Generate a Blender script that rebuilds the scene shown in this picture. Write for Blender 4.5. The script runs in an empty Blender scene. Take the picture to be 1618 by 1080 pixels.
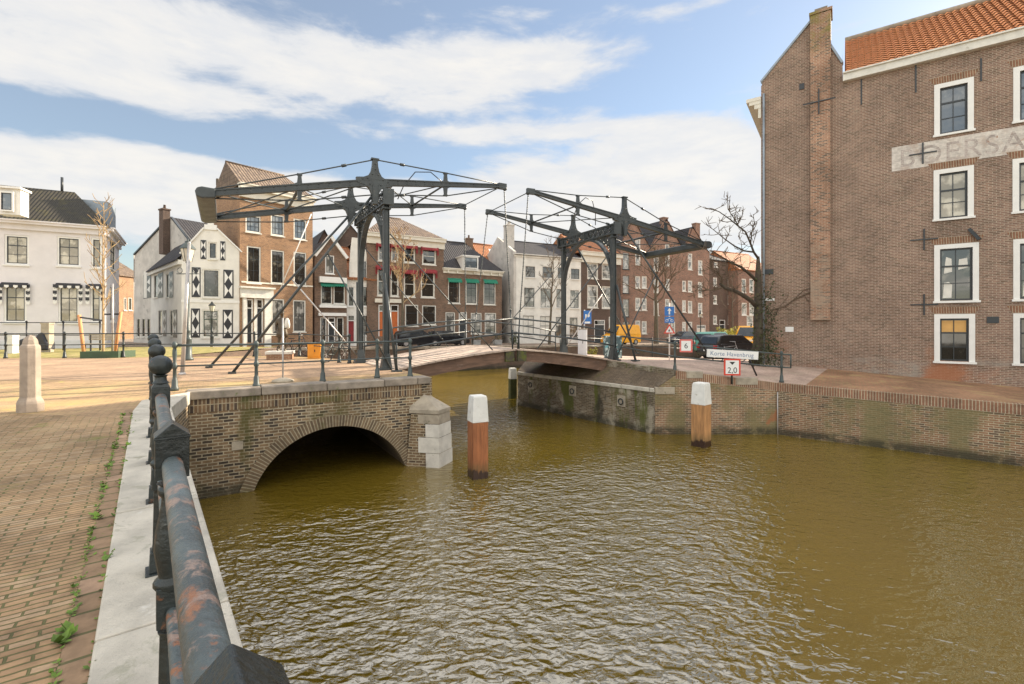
import bpy, bmesh, math, random
from mathutils import Vector as V, Matrix
from mathutils.geometry import delaunay_2d_cdt
R = math.radians
random.seed(7)
sc = bpy.context.scene
COL = sc.collection

# ------------------------------------------------------------------ camera, sky, sun, exposure
F, CX, HY, H = 740.0, 809.0, 515.0, 1.5          # focal length in photo pixels, principal column, horizon row, eye height
cd = bpy.data.cameras.new("camera"); cam = bpy.data.objects.new("camera", cd); COL.objects.link(cam)
cam.location = (0, 0, H); cam.rotation_euler = (R(90), 0, 0)
cd.sensor_width = 36; cd.lens = F / 1618 * 36; cd.shift_y = -25 / 1618; cd.clip_end = 2000; cd.clip_start = .05
sc.camera = cam
SUN_AZ = math.atan2(.77, 1); SUN_EL = R(25)
sd = bpy.data.lights.new("sun", 'SUN'); sun = bpy.data.objects.new("sun", sd); COL.objects.link(sun)
sd.energy = 5.0; sd.angle = R(.5); sd.color = (1, .87, .68)
sdir = V((math.cos(SUN_AZ) * math.cos(SUN_EL), math.sin(SUN_AZ) * math.cos(SUN_EL), math.sin(SUN_EL)))
sun.rotation_euler = sdir.to_track_quat('Z', 'Y').to_euler()
sc.view_settings.view_transform = 'Standard'; sc.view_settings.look = 'None'
sc.view_settings.exposure = 1.2; sc.view_settings.gamma = 1
sc.cycles.max_bounces = 6; sc.cycles.diffuse_bounces = 3; sc.cycles.glossy_bounces = 3

class NT:
    "small helper for building node trees"
    def __init__(s, t): s.t = t
    def n(s, typ, **k):
        x = s.t.nodes.new(typ)
        for a, b in k.items():
            if a.startswith('i_'):
                key = a[2:]; key = int(key) if key.isdigit() else key.replace('_', ' ')
                s.put(x.inputs[key], b)
            else: setattr(x, a, b)
        return x
    def put(s, sock, v):
        if isinstance(v, bpy.types.NodeSocket): s.t.links.new(v, sock)
        elif isinstance(v, bpy.types.Node): s.t.links.new(v.outputs[0], sock)
        else:
            if isinstance(v, (tuple, list)) and len(v) == 3 and sock.type == 'RGBA': v = (*v, 1)
            sock.default_value = v
    def m(s, op, a, b=None, c=None, clamp=False):
        x = s.t.nodes.new('ShaderNodeMath'); x.operation = op; x.use_clamp = clamp
        for i, v in enumerate((a, b, c)):
            if v is not None: s.put(x.inputs[i], v)
        return x.outputs[0]
    def mix(s, f, a, b, mode='MIX'):
        x = s.t.nodes.new('ShaderNodeMix'); x.data_type = 'RGBA'; x.blend_type = mode
        s.put(x.inputs[0], f); s.put(x.inputs[6], a); s.put(x.inputs[7], b)
        return x.outputs[2]
    def ss(s, v, lo, hi, a=0.0, b=1.0):
        x = s.t.nodes.new('ShaderNodeMapRange'); x.interpolation_type = 'SMOOTHSTEP'
        s.put(x.inputs[0], v); s.put(x.inputs[1], lo); s.put(x.inputs[2], hi); s.put(x.inputs[3], a); s.put(x.inputs[4], b)
        return x.outputs[0]
    def noise(s, vec, scale, detail=4, rough=.55, dist=0):
        x = s.n('ShaderNodeTexNoise'); s.put(x.inputs['Vector'], vec)
        x.inputs['Scale'].default_value = scale; x.inputs['Detail'].default_value = detail
        x.inputs['Roughness'].default_value = rough; x.inputs['Distortion'].default_value = dist
        return x.outputs[0]
    def map(s, vec, scale=(1, 1, 1), rot=(0, 0, 0), loc=(0, 0, 0)):
        x = s.n('ShaderNodeMapping'); s.put(x.inputs[0], vec)
        x.inputs[1].default_value = loc; x.inputs[2].default_value = rot; x.inputs[3].default_value = scale
        return x.outputs[0]

def make_world():
    w = bpy.data.worlds.new("World"); sc.world = w; w.use_nodes = True
    t = w.node_tree; t.nodes.clear(); q = NT(t)
    sky = q.n('ShaderNodeTexSky', sky_type='NISHITA'); sky.sun_disc = False
    sky.sun_elevation = SUN_EL; sky.sun_rotation = math.pi / 2 - SUN_AZ
    sky.air_density = 1.2; sky.dust_density = .25; sky.ozone_density = 2.2
    bg1 = q.n('ShaderNodeBackground', i_Color=sky.outputs[0], i_Strength=.072)
    d = q.n('ShaderNodeTexCoord').outputs['Generated']
    sp = q.n('ShaderNodeSeparateXYZ', i_0=d)
    x, y, z = sp.outputs
    hyp = q.m('MAXIMUM', q.m('SQRT', q.m('ADD', q.m('MULTIPLY', x, x), q.m('MULTIPLY', y, y))), .02)
    az = q.m('ARCTAN2', x, y); el = q.m('DIVIDE', z, hyp)
    # layered clouds seen on a flat ceiling, blended with a lower bank
    zz = q.m('ADD', q.m('MAXIMUM', z, 0), .14)
    cv = q.n('ShaderNodeCombineXYZ', i_0=q.m('DIVIDE', x, zz), i_1=q.m('DIVIDE', y, zz), i_2=0.0).outputs[0]
    n1 = q.noise(q.map(cv, (.75, 1.25, 1), (0, 0, R(-6)), (3.1, 1.7, 0)), 1.5, 12, .60, .35)
    av = q.n('ShaderNodeCombineXYZ', i_0=az, i_1=q.m('MULTIPLY', el, 2.4), i_2=0.0).outputs[0]
    n2 = q.noise(q.map(av, loc=(1.3, .4, 0)), 5.5, 10, .60, .3)
    nn = q.m('ADD', q.m('MULTIPLY', n1, .55), q.m('MULTIPLY', n2, .45))
    tot = None
    #        px    py   half-width half-height weight  (bearing and height of each cloud bank)
    for (bx, by, bw, bh, wt) in [(420, 88, 430, 58, .50), (60, 120, 260, 62, .34), (830, 90, 170, 38, .32), (330, 150, 240, 24, .20), (700, 20, 220, 20, .18), (1060, 18, 60, 14, .24),
                                 (80, 292, 330, 54, .46), (420, 305, 330, 52, .40), (700, 345, 260, 46, .42), (1040, 250, 200, 70, .30), (1080, 330, 240, 80, .46), (760, 212, 120, 18, .22), (900, 205, 130, 14, .2),
                                 (600, 185, 330, 22, -.20), (280, 212, 330, 24, -.40), (20, 200, 120, 18, -.2), (1100, 120, 120, 60, -.20), (1000, 150, 160, 30, -.2), (560, 8, 130, 12, -.12)]:
        a0 = math.atan((bx - CX) / F); v0 = (HY - by) / F * math.cos(a0)
        sa = abs(math.atan((bx + bw - CX) / F) - math.atan((bx - bw - CX) / F)) / 2; sv = bh / F * math.cos(a0)
        g1 = q.m('DIVIDE', q.m('SUBTRACT', az, a0), sa); g2 = q.m('DIVIDE', q.m('SUBTRACT', el, v0), sv)
        e = q.m('MULTIPLY', q.m('EXPONENT', q.m('MULTIPLY', q.m('ADD', q.m('MULTIPLY', g1, g1), q.m('MULTIPLY', g2, g2)), -.8)), wt)
        tot = e if tot is None else q.m('ADD', tot, e)
    side = q.m('MAXIMUM', q.ss(y, .25, -.3, 0, .16), q.ss(el, .66, .9, 0, .22))                  # extra unseen cloud added behind the viewer's back and overhead, as fill light
    dens = q.m('ADD', q.m('ADD', q.m('MULTIPLY_ADD', nn, 1.7, -.35), tot), side)
    mask = q.ss(dens, .56, .82)
    core = q.ss(dens, .62, 1.05)
    shade = q.ss(q.noise(q.map(av, (1, 1.3, 1), loc=(5, 2, 0)), 8, 8, .6), .30, .62)
    col = q.mix(q.m('MULTIPLY', core, shade), (.86, .87, .89), (1.0, .97, .92))
    # clouds behind the camera are brighter and warmer, added to light the shaded facades
    lit = q.ss(y, .45, -.6, .42, 1.15)
    high = q.ss(el, .68, 1.0)                          # unseen bright cloud sheet overhead, added to brighten the water reflections
    lit = q.m('MAXIMUM', lit, q.m('MULTIPLY_ADD', high, .75, .42))
    col = q.mix(q.ss(y, .45, -.4, 0, 1), col, (1.0, .945, .85))
    bg2 = q.n('ShaderNodeBackground', i_Color=col, i_Strength=lit)
    mx = q.n('ShaderNodeMixShader', i_0=q.m('MULTIPLY_ADD', mask, .74, .22), i_1=bg1.outputs[0], i_2=bg2.outputs[0])
    q.n('ShaderNodeOutputWorld', i_0=mx.outputs[0])
make_world()

# ------------------------------------------------------------------ geometry helpers
Z = V((0, 0, 1))
def G(x, y, z=0.0):
    d = (H - z) * F / (y - HY); return V(((x - CX) / F * d, d, z))
def D(x, y, d): return V(((x - CX) / F * d, d, H + (HY - y) / F * d))

def wloc(o):
    p = V((0, 0, 0))
    while o is not None: p = p + o.location; o = o.parent
    return p

class MB:
    def __init__(s): s.v = []; s.f = []; s.sm = []; s.uv = {}; s.mi = {}
    def face(s, pts, uv=None, mi=0):
        i = len(s.v); s.v += [V(p) for p in pts]; s.f.append(tuple(range(i, i + len(pts)))); s.sm.append(False)
        if uv: s.uv[len(s.f) - 1] = uv
        if mi: s.mi[len(s.f) - 1] = mi
    def poly(s, idx, smooth=False): s.f.append(tuple(idx)); s.sm.append(smooth)
    def box8(s, c):
        i = len(s.v); s.v += [V(p) for p in c]
        for q in ((0, 3, 2, 1), (4, 5, 6, 7), (0, 1, 5, 4), (1, 2, 6, 5), (2, 3, 7, 6), (3, 0, 4, 7)): s.poly([i + k for k in q])
    def obox(s, c, u, sx, sy, z0, z1, tx=1, ty=None):
        "box centred at plan point c, long axis u, between heights z0 and z1, top scaled by tx"
        c = V((c[0], c[1], 0)); u = V((u[0], u[1], 0)).normalized(); n = V((-u.y, u.x, 0)); ty = tx if ty is None else ty
        P = []
        for z, ka, kb in ((z0, 1, 1), (z1, tx, ty)):
            for a, b in ((-1, -1), (1, -1), (1, 1), (-1, 1)): P.append(c + u * (a * sx / 2 * ka) + n * (b * sy / 2 * kb) + Z * z)
        s.box8(P)
    def bar(s, a, b, w, h, up=Z):
        "rectangular bar from a to b"
        a = V(a); b = V(b); t = (b - a).normalized(); up = V(up)
        if abs(t.dot(up)) > .98: up = V((0, 1, 0))
        x = t.cross(up).normalized() * w / 2; y = x.cross(t).normalized() * h / 2
        s.box8([a - x - y, a + x - y, a + x + y, a - x + y, b - x - y, b + x - y, b + x + y, b - x + y])
    def tube(s, pts, r, n=8, cap=True, smooth=True):
        pts = [V(p) for p in pts]; rr = r if isinstance(r, (list, tuple)) else [r] * len(pts)
        i0 = len(s.v); m = len(pts); ref = None
        for k, p in enumerate(pts):
            t = (pts[min(k + 1, m - 1)] - pts[max(k - 1, 0)]).normalized()
            if ref is None: ref = Z if abs(t.z) < .9 else V((1, 0, 0))
            x = t.cross(ref)
            if x.length < 1e-4: x = t.cross(V((0, 1, 0)))
            x.normalize(); y = x.cross(t).normalized(); ref = y
            for j in range(n):
                a = 2 * math.pi * j / n; s.v.append(p + (x * math.cos(a) + y * math.sin(a)) * rr[k])
        for k in range(m - 1):
            for j in range(n):
                a = i0 + k * n + j; b = i0 + k * n + (j + 1) % n; s.poly((a, b, b + n, a + n), smooth)
        if cap:
            s.poly([i0 + j for j in range(n)][::-1]); s.poly([i0 + (m - 1) * n + j for j in range(n)])
    def lathe(s, c, prof, n=12, rot=0, smooth=True, sx=1, sy=1):
        c = V(c); i0 = len(s.v); m = len(prof)
        for (r, z) in prof:
            for j in range(n):
                a = 2 * math.pi * (j + .5) / n + rot; s.v.append(c + V((math.cos(a) * r * sx, math.sin(a) * r * sy, z)))
        for k in range(m - 1):
            for j in range(n):
                a = i0 + k * n + j; b = i0 + k * n + (j + 1) % n; s.poly((a, b, b + n, a + n), smooth)
        s.poly([i0 + j for j in range(n)][::-1]); s.poly([i0 + (m - 1) * n + j for j in range(n)])
    def sphere(s, c, r, n=16, m=10, sz=1):
        s.lathe(c, [(max(r * math.sin(math.pi * k / m), .0005), -r * sz * math.cos(math.pi * k / m)) for k in range(m + 1)], n)
    def torus(s, c, ax, ay, r, rt, n=16, k=6, a0=0, a1=2 * math.pi):
        ax = V(ax); ay = V(ay); c = V(c)
        s.tube([c + ax * (r * math.cos(a0 + (a1 - a0) * i / n)) + ay * (r * math.sin(a0 + (a1 - a0) * i / n)) for i in range(n + 1)], rt, k, cap=False)
    def plate(s, fn, poly, n0, n1):
        "outline (a,b) mapped by fn(a, offset, b), given thickness from n0 to n1"
        i = len(s.v); k = len(poly)
        s.v += [V(fn(a, n0, b)) for a, b in poly] + [V(fn(a, n1, b)) for a, b in poly]
        s.poly([i + j for j in range(k)][::-1]); s.poly([i + k + j for j in range(k)])
        for j in range(k): j2 = (j + 1) % k; s.poly((i + j, i + j2, i + k + j2, i + k + j))
    def build(s, name, mat, parent=None, label=None, bevel=0, shift=True):
        me = bpy.data.meshes.new(name)
        off = wloc(parent) if (parent is not None and shift) else V((0, 0, 0))
        me.from_pydata([tuple(p - off) for p in s.v], [], s.f)
        uvl = me.uv_layers.new(name='UVMap').data
        li = 0
        for fi, f in enumerate(s.f):
            u = s.uv.get(fi)
            if u is None:
                a, b, c = s.v[f[0]], s.v[f[1]], s.v[f[2]]
                nrm = (b - a).cross(c - a)
                if nrm.length < 1e-9 and len(f) > 3: nrm = (c - a).cross(s.v[f[3]] - a)
                if nrm.length < 1e-12: nrm = Z.copy()
                nrm.normalize()
                if abs(nrm.z) > .985: t, bb = V((1, 0, 0)), V((0, 1, 0))
                else:
                    if nrm.z < -1e-4 : nrm = -nrm
                    t = Z.cross(nrm).normalized(); bb = nrm.cross(t)
                u = [(s.v[k].dot(t), s.v[k].dot(bb)) for k in f]
            for k in range(len(f)): uvl[li].uv = u[k]; li += 1
        me.polygons.foreach_set('use_smooth', s.sm)
        mats = mat if isinstance(mat, (list, tuple)) else [mat]
        for m_ in mats: me.materials.append(m_)
        for fi, mi in s.mi.items(): me.polygons[fi].material_index = mi
        me.update()
        o = bpy.data.objects.new(name, me); COL.objects.link(o)
        if parent is not None: o.parent = parent
        if label: o['label'] = label
        if bevel:
            b = o.modifiers.new('bevel', 'BEVEL'); b.width = bevel; b.segments = 2; b.limit_method = 'ANGLE'; b.angle_limit = R(40)
        return o

def tag(o, label=None, cat=None, group=None, kind=None):
    for k, v in (('label', label), ('category', cat), ('group', group), ('kind', kind)):
        if v: o[k] = v
    return o
def thing(name, label, cat, loc=(0, 0, 0), group=None):
    o = bpy.data.objects.new(name, None); COL.objects.link(o); o.location = loc; o.empty_display_size = .3
    return tag(o, label, cat, group)
def struct(o): o['kind'] = 'structure'; return o
def dup(o, parent=None, **kw):
    c = o.copy(); COL.objects.link(c)
    if parent is not None: c.parent = parent
    for ch in list(o.children): dup(ch, c)
    for k, v in kw.items(): c[k] = v
    return c

# ------------------------------------------------------------------ materials
def newmat(name):
    m = bpy.data.materials.new(name); m.use_nodes = True; t = m.node_tree; t.nodes.clear(); q = NT(t)
    b = q.n('ShaderNodeBsdfPrincipled'); q.n('ShaderNodeOutputMaterial', i_0=b.outputs[0])
    return m, q, b
def mul(c, k): return tuple(min(1, x * k) for x in c)

def pmat(name, col, rough=.6, var=.2, scale=3, bump=0, bscale=25, metal=0, col2=None, thr=None, spec=.5, stretch=(1, 1, 1), col3=None, thr3=.6, scale3=6):
    m, q, b = newmat(name)
    co = q.map(q.n('ShaderNodeTexCoord').outputs['Object'], stretch)
    n = q.noise(co, scale, 6, .6)
    c = q.mix(q.ss(n, .3, .7), mul(col, 1 - var), mul(col, 1 + var))
    if col2:
        n2 = q.noise(co, scale * 1.7, 8, .65, .4); c = q.mix(q.ss(n2, thr, thr + .08), c, col2)
    if col3:
        n3 = q.noise(q.map(co, loc=(7, 3, 1)), scale3, 8, .65, .4); c = q.mix(q.ss(n3, thr3, thr3 + .1), c, col3)
    q.put(b.inputs['Base Color'], c); b.inputs['Metallic'].default_value = metal
    b.inputs['Specular IOR Level'].default_value = spec
    q.put(b.inputs['Roughness'], q.ss(n, .2, .8, max(rough - .1, .02), min(rough + .1, 1)))
    if bump:
        bn = q.n('ShaderNodeBump'); bn.inputs['Strength'].default_value = bump; bn.inputs['Distance'].default_value = .02
        q.put(bn.inputs['Height'], q.noise(co, bscale, 6, .6)); q.put(b.inputs['Normal'], bn.outputs[0])
    return m

def pilemat(name, col, stretch=(5, 5, .5), wet=.22):
    "squared timber: grain up the shaft, a ragged dark wet foot with a green fringe above the water"
    m, q, b = newmat(name)
    oc = q.n('ShaderNodeTexCoord').outputs['Object']; z = q.n('ShaderNodeSeparateXYZ', i_0=oc).outputs[2]
    n = q.noise(q.map(oc, stretch), 2.4, 7, .65, .3); rg = q.noise(q.map(oc, (1, 1, .25)), 9, 5, .6); n3 = q.noise(oc, 3.1, 6, .6)
    c = q.mix(q.ss(n, .3, .7), mul(col, .66), mul(col, 1.28)); c = q.mix(q.ss(n3, .58, .72, 0, .5), c, (.30, .22, .14))
    h_ = q.m('ADD', z, q.m('MULTIPLY', q.m('SUBTRACT', rg, .5), .55))
    c = q.mix(q.ss(h_, wet + .32, wet + .02, 0, .55), c, (.10, .085, .03)); w_ = q.ss(h_, wet + .04, wet - .03)
    c = q.mix(w_, c, (.045, .022, .014)); q.put(b.inputs['Base Color'], c); q.put(b.inputs['Roughness'], q.ss(w_, 0, 1, .72, .35))
    crack = q.ss(q.noise(q.map(oc, (9, 9, .35)), 3, 4, .6), .60, .66)
    bn = q.n('ShaderNodeBump'); bn.inputs['Strength'].default_value = .5; bn.inputs['Distance'].default_value = .02
    q.put(bn.inputs['Height'], q.m('SUBTRACT', n, crack)); q.put(b.inputs['Normal'], bn.outputs[0])
    return m

def brickmat(name, c1, c2, mortar, bw=.21, bh=.068, ms=.011, rot=0, big=.25, bump=.35, stains=(), offset=.5, rough=.85, dark=None, wob=.0, third=None):
    "brick or paver pattern laid in metres on the UV map; stains = (colour, noise scale, threshold, softness, amount[, stretch])"
    m, q, b = newmat(name)
    uv = q.n('ShaderNodeTexCoord').outputs['UV']
    vec = q.map(uv, rot=(0, 0, rot))
    if wob:
        nz = q.n('ShaderNodeTexNoise', i_Vector=vec); nz.inputs['Scale'].default_value = 3.0
        vec = q.n('ShaderNodeVectorMath', operation='MULTIPLY_ADD', i_0=q.n('ShaderNodeVectorMath', operation='SUBTRACT', i_0=nz.outputs[1], i_1=(.5, .5, .5)).outputs[0], i_1=(wob, wob, 0), i_2=vec).outputs[0]
    bt = q.n('ShaderNodeTexBrick', i_Vector=vec); bt.offset = offset
    q.put(bt.inputs['Color1'], c1); q.put(bt.inputs['Color2'], c2); q.put(bt.inputs['Mortar'], mortar)
    bt.inputs['Scale'].default_value = 1; bt.inputs['Mortar Size'].default_value = ms; bt.inputs['Mortar Smooth'].default_value = .3
    bt.inputs['Brick Width'].default_value = bw; bt.inputs['Row Height'].default_value = bh
    c = bt.outputs['Color']
    if third:                                     # a share of odd coloured bricks
        wn = q.n('ShaderNodeTexBrick', i_Vector=vec); wn.offset = offset
        q.put(wn.inputs['Color1'], (0, 0, 0)); q.put(wn.inputs['Color2'], (1, 1, 1)); q.put(wn.inputs['Mortar'], (0, 0, 0))
        wn.inputs['Scale'].default_value = 1; wn.inputs['Mortar Size'].default_value = ms; wn.inputs['Brick Width'].default_value = bw; wn.inputs['Row Height'].default_value = bh; wn.inputs['Bias'].default_value = .0
        c = q.mix(q.ss(wn.outputs['Color'], .72, .8), c, third)
    n = q.noise(vec, .7, 6, .6)
    n9 = q.noise(vec, 9, 3, .6)
    k = q.m('ADD', q.ss(n, .3, .7, 1 - big, 1 + big), q.ss(n9, .3, .7, -.14, .14))
    c = q.mix(1.0, c, q.n('ShaderNodeCombineColor', i_0=k, i_1=k, i_2=k).outputs[0], 'MULTIPLY')
    for i, st in enumerate(stains):
        vv = q.map(uv, st[5] if len(st) > 5 else (1, 1, 1), loc=(i * 3.7 + 1, i * 1.9, 0))
        ns = q.noise(vv, st[1], 8, .65, .3)
        amt = q.m('MULTIPLY', q.ss(ns, st[2], st[2] + st[3]), st[4])
        if len(st) > 6: amt = q.m('MULTIPLY', amt, q.ss(q.n('ShaderNodeSeparateXYZ', i_0=uv).outputs[1], st[6][0], st[6][1], 0, 1))
        c = q.mix(amt, c, st[0])
    q.put(b.inputs['Base Color'], c); b.inputs['Roughness'].default_value = rough; b.inputs['Specular IOR Level'].default_value = .3
    if bump:
        bn = q.n('ShaderNodeBump'); bn.inputs['Strength'].default_value = bump; bn.inputs['Distance'].default_value = .012
        hgt = q.m('ADD', q.m('MULTIPLY', q.m('SUBTRACT', 1, bt.outputs['Fac']), 1), q.m('MULTIPLY', q.noise(vec, 40, 4, .6), .6))
        q.put(bn.inputs['Height'], hgt); q.put(b.inputs['Normal'], bn.outputs[0])
    return m

def tilemat(name, c1, c2, tw=.26, th=.34, dirt=(.05, .05, .03), dthr=.6, damt=.6):
    "pantile roof: scalloped waves across, overlapping rows up the slope"
    m, q, b = newmat(name)
    uv = q.n('ShaderNodeTexCoord').outputs['UV']; sp = q.n('ShaderNodeSeparateXYZ', i_0=uv)
    wave = q.m('SINE', q.m('MULTIPLY', sp.outputs[0], 2 * math.pi / tw))
    row = q.m('FRACT', q.m('DIVIDE', sp.outputs[1], th))
    hgt = q.m('ADD', q.m('MULTIPLY', wave, .5), q.m('MULTIPLY', row, -.8))
    bt = q.n('ShaderNodeTexBrick', i_Vector=uv); bt.offset = 0
    q.put(bt.inputs['Color1'], c1); q.put(bt.inputs['Color2'], c2); q.put(bt.inputs['Mortar'], mul(c1, .45))
    bt.inputs['Scale'].default_value = 1; bt.inputs['Mortar Size'].default_value = .018; bt.inputs['Brick Width'].default_value = tw; bt.inputs['Row Height'].default_value = th
    c = bt.outputs[0]
    n = q.noise(uv, 1.1, 8, .65, .3); c = q.mix(q.m('MULTIPLY', q.ss(n, dthr, dthr + .15), damt), c, dirt)
    q.put(b.inputs['Base Color'], c); b.inputs['Roughness'].default_value = .75; b.inputs['Specular IOR Level'].default_value = .25
    bn = q.n('ShaderNodeBump'); bn.inputs['Strength'].default_value = .9; bn.inputs['Distance'].default_value = .05
    q.put(bn.inputs['Height'], hgt); q.put(b.inputs['Normal'], bn.outputs[0])
    return m

def panemat(name, c1, c2, thr, rough=.04):
    "window glass over a dark room: curtains, things inside and painted reflections vary from window to window"
    m, q, b = newmat(name)
    tc = q.n('ShaderNodeTexCoord'); oi = q.n('ShaderNodeObjectInfo')
    vec = q.n('ShaderNodeVectorMath', operation='ADD', i_0=tc.outputs['Object'], i_1=q.n('ShaderNodeCombineXYZ', i_0=q.m('MULTIPLY', oi.outputs['Random'], 40), i_1=0.0, i_2=0.0).outputs[0]).outputs[0]
    n = q.noise(q.map(vec, (1, 1, .8)), 1.6, 3, .55)
    c = q.mix(q.ss(n, thr, thr + .12), c1, c2)
    q.put(b.inputs['Base Color'], c); b.inputs['Roughness'].default_value = rough; b.inputs['IOR'].default_value = 1.9
    bn = q.n('ShaderNodeBump'); bn.inputs['Strength'].default_value = .06; bn.inputs['Distance'].default_value = .05
    q.put(bn.inputs['Height'], q.noise(vec, 1.2, 2)); q.put(b.inputs['Normal'], bn.outputs[0])
    return m

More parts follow.
